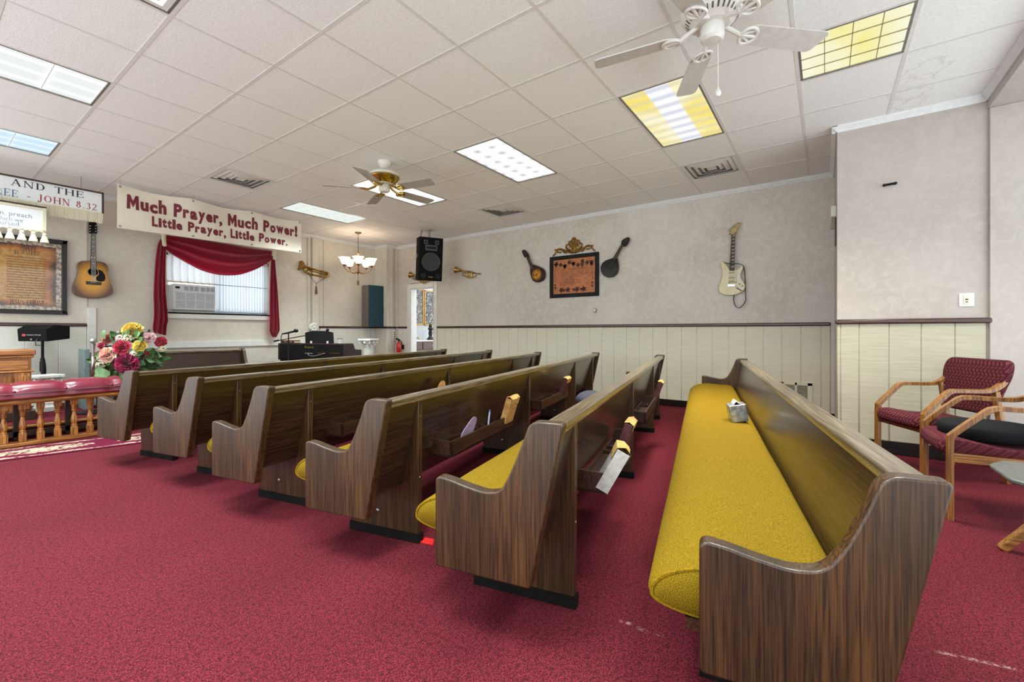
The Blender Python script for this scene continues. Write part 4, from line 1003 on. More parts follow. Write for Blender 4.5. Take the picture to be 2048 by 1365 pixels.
def chunky(body, u0, u1, v0, v1):
    adv = []; rnd = random.Random(len(body)); 
    wid = {'M': 1.05, 'w': 1.0, 'i': .38, 'l': .38, 't': .52, ',': .34, '!': .36, '.': .34, ' ': .5, 'r': .6, 'L': .66, 'P': .78}
    tot = sum(wid.get(ch, .72) for ch in body); x = u0
    for ch in body:
        wd = wid.get(ch, .72) / tot * (u1 - u0); x0, x1 = TL[0] + Wb * (x + wd * .06), TL[0] + Wb * (x + wd * .94); x += wd
        if ch == ' ': continue
        lo, hi = 0, .66
        if ch in 'MPLhtl!i': hi = 1 if ch not in 'ti' else .92
        if ch == 'y': lo = -.28
        if ch in ',': lo, hi = -.22, .2
        if ch == '.': lo, hi = 0, .2
        j = rnd.uniform(-.03, .03); base = BL[1] + (BR[1] - BL[1]) * ((x0 - TL[0]) / Wb)
        if ch == 'M':
            s.add([on_b(x0 + (x1 - x0) * p[0], base + Hb * (v0 + (v1 - v0) * (p[1] + j))) for p in ((0, 0), (.03, 1), (.28, 1), (.5, .58), (.72, 1), (.97, 1), (1, 0), (.73, 0), (.72, .52), (.5, .12), (.28, .52), (.27, 0))], [(0, 1, 2, 10, 11)[::1], (2, 3, 9, 10), (3, 4, 8, 9), (4, 5, 6, 7, 8)]); continue
        put_text(s, ch, x0, x1, base + Hb * (v0 + (v1 - v0) * (lo + j)), base + Hb * (v0 + (v1 - v0) * (hi + j)), 0, .02 if ch == 'M' else .05, on_b)
chunky('Much Prayer, Much Power!', .035, .975, .47, .80)
chunky('Little Prayer, Little Power.', .145, .905, .155, .40)
s.build('lettering', m_maroon, t, recalc=False)
b = MB()
for u, v in ((.012, .95), (.34, .95), (.67, .95), (.988, .95), (.012, .05), (.34, .05), (.67, .05), (.988, .05)):
    c = bf(u, v); b.lathe([(.007, 0), (.015, 0), (.015, .004), (.007, .004)], 12, Matrix.Translation((c.x, c.y, c.z + .002)))
b.build('grommets', m_steel, t)
b = MB()
for u in (.012, .34, .67, .988): c = bf(u, .95); b.tube([(c.x, c.y, c.z), (c.x, CEIL - mw.translation.z, c.z)], .003, 5)
b.build('ties', m_steel, t)

YS = 7.42
mw, F = frame_on_left(100, 400, 0, YS)
t = thing('hanging_sign', 'white framed john 8.32 verse sign with a cream fringe, hung by chains', 'sign', mw=mw)
sx1 = F(206.5, 388)[0]; sv1 = F(206.5, 387)[1]; sv0 = F(206.5, 428)[1]; sx0 = sx1 - 1.75
m_signw = M('white sign board', (226, 230, 228), (234, 237, 235), rough=.4, scale=4)
m_dframe = M('dark brown frame', (46, 32, 24), (66, 46, 34), rough=.4, scale=(60, 8, 8))
MB().box(sx0, sx1, sv0, sv1, -.012, 0).build('board', m_signw, t)
b = MB(); b.box(sx0, sx1, sv1 - .012, sv1 + .006, -.02, .016).box(sx1 - .014, sx1 + .004, sv0, sv1, -.02, .016).box(sx0, sx0 + .014, sv0, sv1, -.02, .016); b.build('frame', m_dframe, t)
m_navyink = M('dark navy paint', (28, 30, 44), (40, 42, 58), rough=.3); m_redink = M('red paint', (150, 28, 34), (166, 40, 44), rough=.4); m_slate = M('slate blue paint and glare', (82, 108, 132), (96, 120, 142), rough=.3)
s = MB(); yb1 = F(168, 396.6)[1]; roman(s, 'THE TRUTH, AND THE', sx0 + .1, yb1, F(168, 384.5)[1] - yb1, .002, x1=F(170, 390)[0]); s.build('lettering', m_navyink, t, recalc=False)
yb2 = F(193, 421.5)[1]; h2 = F(193, 409)[1] - yb2
s = MB(); roman(s, '- JOHN 8.32', F(52, 398)[0], yb2, h2, .002, x1=F(196, 420)[0]); s.build('verse_lettering', m_redink, t, recalc=False)
s = MB(); roman(s, 'MAKE YOU FREE', F(38, 398)[0] - .78, yb2, h2, .002, x1=F(38, 398)[0]); s.build('verse_lettering', m_slate, t, recalc=False)  # glare on these dark letters is painted as slate blue
m_fringe = M('cream fringe', (216, 208, 178), (230, 224, 200), rough=.9, scale=(140, 6, 60), bump=.5)
b = MB(); x = sx0; rnd = random.Random(5)
while x < sx1: b.tube([(x, sv0 + .004, .004), (x + rnd.uniform(-.003, .003), sv0 - .06, .008), (x + rnd.uniform(-.005, .005), sv0 - .118 - rnd.uniform(0, .012), .004)], .0055, 5); x += .0105
b.box(sx0, sx1, sv0 - .006, sv0 + .012, 0, .012)
b.build('fringe', m_fringe, t)
b = MB()
for xx in (F(162, 380)[0], sx0 + .3): b.tube([(xx, sv1, -.004), (xx, CEIL - mw.translation.z, -.004)], .0045, 5)
b.build('chains', m_steel, t)

mw, F = frame_on_left(46, 445, 0, YS - .10)
t = thing('hanging_sign', 'smaller white verse sign with fat cream tassels hanging below the john sign', 'sign', mw=mw)
sx1 = F(92, 430)[0]; sv1, sv0 = F(92, 417)[1], F(92, 464)[1]; sx0 = sx1 - .95
MB().box(sx0, sx1, sv0, sv1, -.01, 0).build('board', m_signw, t)
m_trimcr = M('cream braid trim', (208, 200, 168), (224, 218, 192), rough=.8, scale=120, bump=.3)
b = MB(); b.box(sx0, sx1, sv1 - .03, sv1 - .004, -.004, .008).box(sx1 - .028, sx1 + .003, sv0, sv1, -.004, .01).box(sx0, sx1, sv0 - .004, sv0 + .014, -.004, .01); b.build('braid', m_trimcr, t, bevel=.003)
MB().box(sx0, sx1 + .003, sv1 - .004, sv1 + .014, -.014, .01).build('top_rod', m_dframe, t)
s = MB(); e = F(63, 436)[0]
for ln, px1, py, k in (('if any man, preach', 63.5, 437.5, 1), ('which we', 46, 446.0, 1), ('accursed.', 41.5, 454.0, 1)):
    x1 = F(px1, py)[0]; yy = F(px1, py)[1]; hh = F(px1, py - 8.5)[1] - yy; put_text(s, ln, x1 - .026 * len(ln), x1, yy - (hh * .3 if 'p' in ln else 0), yy + hh, .002, -.004)
s.build('lettering', m_slate, t, recalc=False)
b = MB(); n = 11
for k in range(n):
    x = sx1 - .012 - k * .088
    b.lathe([(0, 0), (.012, -.006), (.022, -.022), (.016, -.034), (.020, -.042), (.036, -.095), (.038, -.112), (0, -.114)], 12, Matrix.Translation((x, sv0 - .016, .006)) @ Matrix.Rotation(-PI / 2, 4, 'X'))
    if k: b.tube([(x, sv0 - .02, .006), (x + .044, sv0 - .002, .006), (x + .088, sv0 - .02, .006)], .006, 6)
b.build('tassels', m_fringe, t)
b = MB()
for k in (.02, .78): b.tube([(sx1 - .32 - k * .6, sv1 + .01, 0), (sx1 - .32 - k * .6, F(92, 388)[1] - .01, -.04)], .002, 5)
b.build('wires', m_steel, t)

# framed scripture on the wall behind the signs
mw, F = frame_on_left(60, 555, .03)
t = thing('framed_scripture', 'large framed parchment scripture under shiny glass with a dark frame', 'picture', mw=mw)
u1, v1 = F(133.5, 483.5); v0 = F(128, 629)[1]; u0 = u1 - 1.28; fw_ = .05
b = MB(); b.box(u0, u1, v0, v0 + fw_, -.02, .02).box(u0, u1, v1 - fw_, v1, -.02, .02).box(u0, u0 + fw_, v0, v1, -.02, .02).box(u1 - fw_, u1, v0, v1, -.02, .02)
b.build('frame', M('plum black frame', (20, 10, 15), (32, 18, 22), rough=.4), t, bevel=.008)
def parchment():
    m, nt, b, N, L = nodes_of('burnt parchment'); q = NB(nt); v, x, y, z = q.xyz()
    cx, cy = (u0 + u1) / 2, (v0 + v1) / 2; hx, hy = (u1 - u0) / 2 - fw_ - .045, (v1 - v0) / 2 - fw_ - .045
    n = q.noise(v, 5, 6); n2 = q.noise(v, 26, 5)
    ex = q.m('DIVIDE', q.m('ABSOLUTE', q.m('SUBTRACT', x, cx)), hx); ey = q.m('DIVIDE', q.m('ABSOLUTE', q.m('SUBTRACT', y, cy)), hy)
    d = q.m('ADD', q.m('MAXIMUM', ex, ey), q.m('MULTIPLY', q.m('SUBTRACT', n, .5), .5)); d = q.m('ADD', d, q.m('MULTIPLY', q.m('SUBTRACT', n2, .5), .10))
    c = q.mix(q.step(n2, .35, .7), lin((196, 150, 78)), lin((168, 116, 50)))
    c = q.mix(q.step(d, .72, .86), c, lin((176, 104, 40))); c = q.mix(q.step(d, .84, .98), c, lin((58, 36, 28)))
    e = q.m('ADD', q.m('MAXIMUM', ex, ey), q.m('MULTIPLY', q.m('SUBTRACT', n2, .5), .06))
    c = q.mix(q.step(e, .985, 1.0), c, q.mix(q.step(n2, .42, .6), lin((128, 112, 96)), lin((206, 190, 172))))
    L(c, b.inputs['Base Color']); b.inputs['Roughness'].default_value = .5; b.inputs['Coat Weight'].default_value = 1.0; b.inputs['Coat Roughness'].default_value = .03
    return m
MB().box(u0 + .03, u1 - .03, v0 + .03, v1 - .03, -.012, .002).build('print', parchment(), t)
s = MB(); cxm = F(62, 540)[0]; m_ink2 = M('dark sepia ink', (54, 34, 18), (66, 42, 24), rough=.5)
for k, (ln, pa, pb, py) in enumerate((('AND HE', 40, 75, 497), ('SHALL', 40, 74, 503.5), ('BE CALLED', 28, 80, 510))):
    yy = F(58, py)[1]; roman(s, ln, F(pa, py)[0], yy, .040, .0035, x1=F(pb, py)[0])
roman(s, 'JESUS CHRIST', F(19, 605)[0], F(55, 607)[1] - .012, .052, .0035, x1=F(89, 607)[0])
names = ['Wonderful Counsellor, Mighty God, Everlasting Father, Prince of Peace', 'Lamb of God, Bread of Life, Good Shepherd, Light of the World', 'King of Kings, Lord of Lords, Alpha and Omega, the Beginning and the End', 'the Way, the Truth, the Life, the Door, the True Vine, the Rock']
ya, yb_ = F(60, 518)[1], F(60, 598)[1]
for k in range(17): yy = ya + (yb_ - ya) * k / 16; put_text(s, names[k % 4], F(13, 550)[0], F(92, 550)[0], yy, yy + .02, .0035)
s.build('lettering', m_ink2, t, recalc=False)

# acoustic guitar
z1 = Z(0, 330, 5.055); mw, F = frame_on_left(182, 560, .02)
t = thing('acoustic_guitar', 'sunburst acoustic guitar with a dark pickguard hanging beside the framed scripture', 'guitar', mw=mw)
G = lambda pts: [F(*z1(*p)) for p in pts]
body = smooth_closed(G([(795, 984), (860, 977), (930, 978), (1000, 986), (1052, 1006), (1075, 1050), (1075, 1110), (1094, 1180), (1124, 1262), (1112, 1308), (1045, 1342), (950, 1354), (850, 1348), (765, 1328), (722, 1282), (726, 1215), (757, 1145), (772, 1085), (768, 1020)]), 3)
MB().prism(body, 0, .095).build('body', M('dark walnut sides', (70, 40, 20), (98, 60, 32), rough=.25, coat=.5), t, bevel=.006)
u, v = F(*z1(925, 1200)); cxb = sum(p[0] for p in body) / len(body); cyb = sum(p[1] for p in body) / len(body)
MB().prism([(cxb + (p[0] - cxb) * .985, cyb + (p[1] - cyb) * .985) for p in body], .095, .0975).build('top_plate', sun_mat('acoustic sunburst', (214, 150, 28), (86, 44, 14), cxb, cyb, .21, .27), t)
u, v = F(*z1(923, 1089)); MB().lathe([(.05, .0976), (.062, .0985), (.062, .0976)], 28, Matrix.Translation((u, v, 0))).build('rosette', M('tan rosette', (150, 110, 50), (176, 132, 64), rough=.4), t, recalc=False)
MB().lathe([(.05, .0982), (0, .0982)], 28, Matrix.Translation((u, v, 0))).build('sound_hole', m_black, t, recalc=False)
MB().prism(smooth_closed(G([(975, 1065), (1018, 1084), (1044, 1130), (1040, 1174), (1000, 1186), (955, 1172), (954, 1142), (982, 1112)]), 3), .098, .0995).build('pickguard', m_black, t)
(a, b_), (c_, d_) = F(*z1(850, 1212)), F(*z1(1004, 1192)); MB().box(a, c_, b_, d_, .098, .11).build('bridge', m_fret, t, bevel=.003)
nk = G([(906, 700), (950, 702), (956, 1062), (894, 1058)]); MB().prism(nk, .085, .108).build('neck', m_fret, t)
s = MB()
for p in ((925, 745), (923, 790), (922, 835), (922, 880), (908, 945), (938, 947), (924, 1005)): uu, vv = F(*z1(*p)); s.ball((uu, vv, .108), .007, (1, 1, .2), 8, 4)
s.build('inlays', m_pearl, t)
h = MB().prism(rounded(G([(880, 588), (957, 590), (966, 640), (964, 708), (884, 702)]), .012, 3), .075, .092).build('headstock', m_black, t)
s = MB()
for px in (893, 950):
    for py in (627, 655, 683): uu, vv = F(*z1(px, py)); s.ball((uu, vv, .096), .008, (1, 1, .7), 8, 5); s.tube([(uu, vv, .084), (uu + (.035 if px > 920 else -.035), vv, .084)], .006, 6)
s.build('tuners', m_chrome, h)
s = MB()
for k in range(6):
    q0 = F(*z1(912 + 6.4 * k, 704)); q1 = F(*z1(902 + 9.5 * k, 1200)); s.tube([(*q0, .110), (*q1, .113)], .0009, 4)
s.build('strings', m_string, t)

# ------------------------------------------------------------------ window dressing
def velvet():
    m, nt, b, N, L = nodes_of('crimson satin'); q = NB(nt); v, x, y, z = q.xyz(); n = q.noise(v, 60, 3)
    c = q.mix(n, lin((88, 4, 40)), lin((112, 8, 48))); L(c, b.inputs['Base Color']); b.inputs['Roughness'].default_value = .45; b.inputs['Sheen Weight'].default_value = .4
    tr = N('ShaderNodeBsdfTranslucent'); tr.inputs[0].default_value = lin((226, 2, 56)); mx = N('ShaderNodeMixShader'); mx.inputs[0].default_value = .4
    L(b.outputs[0], mx.inputs[1]); L(tr.outputs[0], mx.inputs[2]); L(mx.outputs[0], nt.nodes['Material Output'].inputs[0]); return m
m_velvet = velvet()
YC = YL - .09
mw, F = frame_on_left(430, 560, 0, YC); z3 = Z(220, 360, 4.0147)
t = thing('curtain_swag', 'crimson draped swag with two hanging tails around the window', 'curtain', mw=mw)
tl, tr_ = F(*z3(418, 440)), F(*z3(1296, 572)); tl = (tl[0], tl[1]); top_z = max(tl[1], tr_[1])
bot = smooth_open([(*F(*z3(*p)), 0) for p in ((425, 540), (470, 590), (560, 650), (700, 726), (820, 762), (930, 772), (1040, 762), (1160, 722), (1240, 678), (1292, 645))], 6)
def sw(u, v):
    k = u * (len(bot) - 1); i = min(int(k), len(bot) - 2); b0 = bot[i].lerp(bot[i + 1], k - i); tx = tl[0] + (tr_[0] - tl[0]) * u; ty = tl[1] + (tr_[1] - tl[1]) * u
    env = math.sin(PI * u) ** .6; vv = v ** 1.15
    return Vector((tx + (b0.x - tx) * vv, ty + (b0.y - ty) * vv, .02 + env * (.05 * math.sin(vv * 19 + .8 * math.sin(u * 5)) + .05 * vv)))
o = MB().grid(sw, 60, 44).build('swag_drape', m_velvet, t, recalc=False)
def tail(name, Lp, Rp):
    Ls, Rs = smooth_open([(*F(*z3(*p)), 0) for p in Lp], 6), smooth_open([(*F(*z3(*p)), 0) for p in Rp], 6)
    def f(u, v):
        k = v * (len(Ls) - 1); i = min(int(k), len(Ls) - 2); a = Ls[i].lerp(Ls[i + 1], k - i); b = Rs[i].lerp(Rs[i + 1], k - i); p = a.lerp(b, u)
        return Vector((p.x, p.y, .03 + (.018 + .02 * v) * math.sin(u * 21 + v * 2.2) + .05 * math.sin(PI * u)))
    MB().grid(f, 40, 30).build(name, m_velvet, t, recalc=False)
tail('tail', [(398, 478), (372, 540), (352, 700), (340, 900), (342, 1080), (332, 1190), (344, 1228)], [(434, 478), (440, 560), (438, 700), (442, 900), (462, 1120), (456, 1160), (446, 1252)])
tail('tail', [(1292, 612), (1282, 700), (1274, 900), (1270, 1080), (1268, 1200), (1274, 1230), (1300, 1264)], [(1312, 612), (1318, 700), (1336, 900), (1348, 1080), (1354, 1200), (1340, 1235), (1320, 1264)])
for pts, nm in ((((416, 442), (414, 480), (420, 530)), 'l'), (((1300, 572), (1299, 600), (1300, 638)), 'r')):
    b = MB(); pp = smooth_open([(*F(*z3(*p)), .10) for p in pts], 5)
    for p in pp: b.ball(p, .030, (1, .8, 1), 9, 6)
    b.build('beaded_tieback', m_trimcr, t)
MB().tube([(tl[0] - .03, top_z + .012, .05), (tr_[0] + .03, top_z + .012, .05)], .012, 8).build('curtain_rod', m_white, t)
for xx in (tl[0] + .02, tr_[0] - .02): MB().box(xx - .012, xx + .012, top_z, top_z + .03, -.089, .05).build('rod_bracket', m_white, t)
# white sheer valance at the left and the vertical blinds at the right, inside the window recess
def sheer(name, c0, c1, tw):
    m, nt, b, N, L = nodes_of(name); q = NB(nt); v, x, y, z = q.xyz(); n = q.noise(v, 40, 3)
    L(q.mix(n, lin(c0), lin(c1)), b.inputs['Base Color']); b.inputs['Roughness'].default_value = .8
    tr = N('ShaderNodeBsdfTranslucent'); tr.inputs[0].default_value = lin(c1); mx = N('ShaderNodeMixShader'); mx.inputs[0].default_value = tw
    L(b.outputs[0], mx.inputs[1]); L(tr.outputs[0], mx.inputs[2]); L(mx.outputs[0], nt.nodes['Material Output'].inputs[0]); return m
m_sheer = sheer('white sheer cloth', (222, 222, 226), (236, 236, 240), .5)
m_slat = sheer('white blind slats', (216, 222, 234), (228, 233, 243), .45)
YV = YL + .0
x0, x1 = on_y(331, 560, YV).x, on_y(432, 560, YV).x; z0_, z1_ = on_y(380, 566, YV).z, wz1 - .05
o = MB().grid(lambda u, v: Vector((x0 + (x1 - x0) * u, YV + .02 * math.sin(u * 44 + .6 * math.sin(v * 3)) + .01 * math.sin(u * 13), z0_ + (z1_ - z0_) * v)), 110, 6).build('window_valance', m_sheer, None, recalc=False)
MB().grid(lambda u, v: Vector((x0 + (x1 - x0) * u, YV - .004 + .02 * math.sin(u * 44) + .01 * math.sin(u * 13), z0_ - .012 + .024 * v)), 110, 1).build('hem', M('beige lace hem', (206, 190, 164), (218, 204, 182), rough=.8), o, recalc=False)
tag(o, 'white gathered sheer valance with a beige hem above the window air conditioner', 'curtain')
t = thing('vertical_blinds', 'white vertical slat blinds filling the window half beside the air conditioner', 'blinds', ((x1 + wx1) / 2, YV + .05, wz0))
n = 19; xa, xb = x1 - .03, wx1 - .012; zc2 = on_y(470, 573, YV).z - wz0
for k in range(n):
    xx = xa + (xb - xa) * (k + .5) / n - (x1 + wx1) / 2; b = MB(); hw = (xb - xa) / n * .56; b.grid(lambda u, v: Vector((xx + (u * 2 - 1) * hw, -.012 + .026 * u + .004 * math.sin(PI * u), .01 + v * (wz1 - wz0 - .07))), 4, 1); b.build('slat', m_slat, t, recalc=False)
b = MB(); b.box(xa - (x1 + wx1) / 2, xb - (x1 + wx1) / 2, -.02, -.016, zc2, zc2 + .012).box(xa - (x1 + wx1) / 2, xb - (x1 + wx1) / 2, -.022, -.016, .012, .024); b.build('spacer_cords', M('blue grey cord', (130, 148, 166), (150, 166, 182), rough=.6), t)
b = MB(); b.box(xa - (x1 + wx1) / 2, xb - (x1 + wx1) / 2, -.03, .03, wz1 - wz0 - .06, wz1 - wz0 - .01); b.build('headrail', m_white, t)
# air conditioner
mw, F = frame_on_left(389, 597, 0, YL - .02); za = Z(320, 540, 8.533)
(u0, v1), (u1, v0) = F(*za(222, 240)), F(*za(950, 700)); v1 = F(*za(586, 258))[1]; v0 = F(*za(586, 690))[1]
t = thing('air_conditioner', 'white window air conditioner with louvred front under the sheer valance', 'air conditioner', mw=mw)
m_ac = M('white appliance plastic', (214, 217, 220), (224, 227, 229), rough=.4); m_acd = M('dark vent gap', (96, 104, 112), (116, 124, 132), rough=.7)
MB().box(u0, u1, v0, v1, -.12, 0).build('cabinet', m_ac, t, bevel=.01)
w_, h_ = u1 - u0, v1 - v0
b = MB()
for a0, a1 in ((.25, .58), (.64, .97)): b.box(u0 + w_ * a0, u0 + w_ * a1, v0 + h_ * .76, v0 + h_ * .93, 0, .003)
b.build('outlet_recess', m_acd, t)
b = MB()
for a0, a1 in ((.25, .58), (.64, .97)):
    for k in range(5): vv = v0 + h_ * (.775 + .034 * k); b.box(u0 + w_ * a0, u0 + w_ * a1, vv, vv + .006, .002, .008)
    for k in (1 / 3, 2 / 3): uu = u0 + w_ * (a0 + (a1 - a0) * k); b.box(uu - .006, uu + .006, v0 + h_ * .76, v0 + h_ * .93, .002, .010)
b.build('outlet_louvres', m_ac, t)
MB().box(u0 + w_ * .05, u0 + w_ * .97, v0 + h_ * .07, v0 + h_ * .68, 0, .003).build('intake_recess', M('grey intake shadow gap', (136, 148, 154), (150, 160, 166), rough=.7), t)
b = MB()
for k in range(15): vv = v0 + h_ * (.075 + .041 * k); b.box(u0 + w_ * .05, u0 + w_ * .97, vv, vv + .009, .003, .009)
for k in (.05, .28, .51, .74, .96): b.box(u0 + w_ * k - .005, u0 + w_ * k + .005, v0 + h_ * .07, v0 + h_ * .68, .003, .010)
b.box(u0 + w_ * .04, u0 + w_ * .98, v0 + h_ * .36, v0 + h_ * .39, .003, .012)
b.build('intake_louvres', m_ac, t)
MB().box(u0 + w_ * .05, u0 + w_ * .15, v0 + h_ * .82, v0 + h_ * .90, 0, .003).build('display', m_black, t)
b = MB(); b.box(u0 - .14, u0, v0, v1 - .02, -.06, -.04); 
for k in range(6): b.box(u0 - .135 + .022 * k, u0 - .125 + .022 * k, v0, v1 - .02, -.04, -.03)
b.build('side_curtain', m_ac, t)
# ------------------------------------------------------------------ altar rail and what stands around it
m_oak = wood('honey oak', (92, 48, 16), (168, 102, 42), (196, 128, 58), 2, rough=.35, coat=.35, fine=90)
m_oakx = wood('honey oak long grain', (96, 52, 18), (170, 104, 44), (198, 130, 60), 0, rough=.35, coat=.35, fine=90)
m_darkpost = wood('dark rail posts', (24, 15, 9), (52, 34, 20), (74, 50, 30), 2, rough=.4)
m_burg = M('burgundy tufted vinyl', (104, 22, 42), (124, 30, 52), rough=.3, scale=5, coat=.4, bump=.15, bdist=.02)
yr = 6.14; rx0, rx1 = -.25, 1.36
t = thing('altar_rail', 'wooden altar rail with turned balusters and a burgundy tufted top cushion', 'altar rail', (rx0, yr, 0)); Lr = rx1 - rx0
MB().box(0, Lr, 0, .11, 0, .035).build('base_rail', m_oakx, t, bevel=.006)
MB().prism(rounded([(-.02, .395), (.34, .395), (.34, .445), (-.02, .445), (-.035, .42)], .012), 0, Lr, YZX).build('hand_rail', m_oakx, t)
cp = smooth_closed([(-.05, .475), (-.035, .447), (.15, .444), (.34, .447), (.36, .49), (.345, .56), (.27, .592), (.15, .597), (.03, .588), (-.035, .545)], 4)
n = len(cp); N_ = 60; vs = []
for i in range(N_ + 1):
    s_ = Lr * i / N_
    for (d, z) in cp:
        k = .016 * math.exp(-(((s_ / .34) % 1 - .5) / .12) ** 2); zz = z - (k if z > .53 else 0); dd = d + (k * .8 if d < 0 else 0); vs.append((s_, dd, zz))
fs = [(i * n + j, i * n + (j + 1) % n, (i + 1) * n + (j + 1) % n, (i + 1) * n + j) for i in range(N_) for j in range(n)] + [tuple(range(n)), tuple(range(len(vs) - n, len(vs)))]
cu = MB().add(vs, fs).build('cushion', m_burg, t, sharp=1.3)
b = MB()
for k in range(5): b.ball((.17 + .34 * k, -.034, .52), .013, (1, .6, 1), 10, 6); b.ball((.17 + .34 * k, .14, .582), .013, (1, 1, .5), 10, 6)
b.build('buttons', m_burg, cu)
MB().tube([(0, -.052, .500), (Lr, -.052, .500)], .004, 6).build('piping', M('dark burgundy piping', (70, 14, 28), (86, 20, 36), rough=.4), cu)
bx = .545 - rx0 - .117 * 6
while bx < Lr - .03:
    if bx > .02:
        b = MB(); b.box(bx - .026, bx + .026, .03, .082, .035, .115).box(bx - .026, bx + .026, .03, .082, .34, .396)
        b.lathe([(.024, .112), (.028, .118), (.020, .126), (.026, .134), (.018, .142), (.027, .175), (.024, .205), (.015, .255), (.0145, .275), (.024, .283), (.016, .291), (.024, .299), (.017, .307), (.022, .318), (.024, .342)], 14, Matrix.Translation((bx, .056, 0)))
        b.build('baluster', m_oak, t, bevel=.003, seg=1)
    bx += .117
for k in range(5):
    xx = .18 + k * .36
    if xx < Lr: MB().box(xx - .025, xx + .025, .27, .32, 0, .395).build('back_post', m_darkpost, t)
MB().box(0, Lr, .27, .32, .05, .10).build('back_stretcher', m_darkpost, t)

# runner rug
def rugmat():
    m, nt, b, N, L = nodes_of('floral runner'); q = NB(nt); v, x, y, z = q.xyz(); n = q.noise(v, 26, 5); n2 = q.noise(v, 110, 2)
    cream = q.mix(q.step(n2, .4, .6), lin((140, 120, 100)), lin((182, 168, 148))); cream = q.mix(q.step(n, .53, .57), cream, lin((92, 44, 48)))
    red = q.mix(n2, lin((84, 16, 38)), lin((104, 26, 52)))
    fx = q.m('SUBTRACT', q.m('FRACT', q.m('DIVIDE', q.m('ADD', x, .2), .82)), .5)
    e = q.m('ADD', q.m('POWER', q.m('ABSOLUTE', q.m('DIVIDE', fx, .40)), 2), q.m('POWER', q.m('ABSOLUTE', q.m('DIVIDE', y, .115)), 2))
    e = q.m('ADD', e, q.m('MULTIPLY', q.m('SUBTRACT', n, .5), 1.7))
    c = q.mix(q.step(e, 1.02, .95), red, cream)
    ay = q.m('ABSOLUTE', y); bd = q.m('ADD', ay, q.m('MULTIPLY', q.m('SUBTRACT', n, .5), .05))
    fx2 = q.m('ABSOLUTE', q.m('SUBTRACT', q.m('FRACT', q.m('DIVIDE', q.m('ADD', x, .2), .41)), .5))
    inb = q.m('MULTIPLY', q.step(q.m('ADD', bd, q.m('MULTIPLY', fx2, -.09)), .168, .176), q.step(ay, .236, .232)); c = q.mix(inb, c, cream)
    L(c, b.inputs['Base Color']); b.inputs['Roughness'].default_value = .95; b.inputs['Specular IOR Level'].default_value = .1
    bp = N('ShaderNodeBump'); bp.inputs['Strength'].default_value = .4; bp.inputs['Distance'].default_value = .004; L(n2, bp.inputs['Height']); L(bp.outputs[0], b.inputs['Normal']); return m
pa, pb = on_z(0, 924.2, 0), on_z(280, 888, 0); ang = math.atan2(pb.y - pa.y, pb.x - pa.x)
dirx = Vector((math.cos(ang), math.sin(ang), 0)); nrm = Vector((-dirx.y, dirx.x, 0)); c0 = pa + nrm * .265
b = MB(); b.box(-1.2, 2.3, -.265, .265, .001, .010); o = b.build('runner_rug', rugmat(), None, bevel=.003)
o.location = (c0.x, c0.y, 0); o.rotation_euler = (0, 0, ang); tag(o, 'maroon runner rug with cream flowers lying along the altar rail', 'rug')

# low carpeted platform behind the rail
b = MB(); b.box(X0, 1.44, 6.52, YL, 0, .13); o = struct(b.build('floor_platform', m_carpet))
MB().box(X0, 1.445, 6.51, 6.535, .118, .135).build('nosing', M('yellow step nosing', (190, 158, 60), (206, 176, 78), rough=.5), o)

# pulpit
pp = at_d(72, 700, 4.72); zt = pp.z; w_ = .75
t = thing('pulpit', 'carved oak pulpit with fluted corners behind the altar rail', 'pulpit', (pp.x - w_ / 2, pp.y, .13)); h = zt - .13
MB().box(-w_ / 2 + .03, w_ / 2 - .03, 0.03, .42, 0.10, h - .05).build('cabinet', m_oak, t, bevel=.004)
b = MB(); b.box(-w_ / 2, w_ / 2, 0, .45, h - .055, h).box(-w_ / 2 + .012, w_ / 2 - .012, .012, .43, h - .085, h - .055).box(-w_ / 2 + .01, w_ / 2 - .01, .008, .43, h - .24, h - .222); b.build('top', m_oakx, t, bevel=.008)
b = MB(); b.box(-w_ / 2 + .05, w_ / 2 - .05, .018, .03, h - .21, h - .10); b.build('upper_panel', m_oakx, t, bevel=.006)
b = MB()
for sx in (-1, 1):
    cx = sx * (w_ / 2 - .085); b.box(cx - .045, cx + .045, .014, .03, .12, h - .245)
    for k in range(4): b.box(cx - .036 + .02 * k, cx - .024 + .02 * k, .006, .016, .16, h - .275)
    b.build('fluted_pilaster', m_oak, t, bevel=.003); b = MB()
b = MB(); b.box(-w_ / 2 + .17, w_ / 2 - .17, .022, .03, .2, h - .27); b.build('centre_panel', m_oak, t, bevel=.005)
b = MB(); b.box(-w_ / 2, w_ / 2, 0, .45, 0, .10); b.build('plinth', m_darkpost, t, bevel=.006)
# monitor loudspeaker on a stand
p = at_d(85, 683, 5.40); t = thing('monitor_speaker', 'small black wedge monitor with a flag sticker, up on a pole stand by the pulpit', 'speaker', (p.x, p.y, 0), YAW - PI / 2)
zb0, k = p.z - .13, 5.40 / FPX
XYp = Matrix(((0, 0, 1, 0), (1, 0, 0, 0), (0, 1, 0, 0), (0, 0, 0, 1)))
rot = Matrix.Rotation(math.radians(-9), 4, 'Z')
b = MB(); b.prism(rounded([(-.10, zb0 + .0), (.14, zb0 + .03), (.14, zb0 + .19), (-.02, zb0 + .205), (-.11, zb0 + .15)], .01), -.215, .215, rot @ XYp); cab = b.build('cabinet', m_blackw, t, bevel=.004)
b = MB(); mt = rot @ Matrix.Translation((0, -.108, zb0 + .075)) @ Matrix.Rotation(PI / 2, 4, 'X') 
b.box(-.14, -.09, -.012, .016, 0, .004, mt); b.build('flag_sticker', M('red white flag sticker', (190, 60, 60), (226, 220, 216), rough=.5, scale=(4, 160, 4), lo=.45, hi=.55), cab)
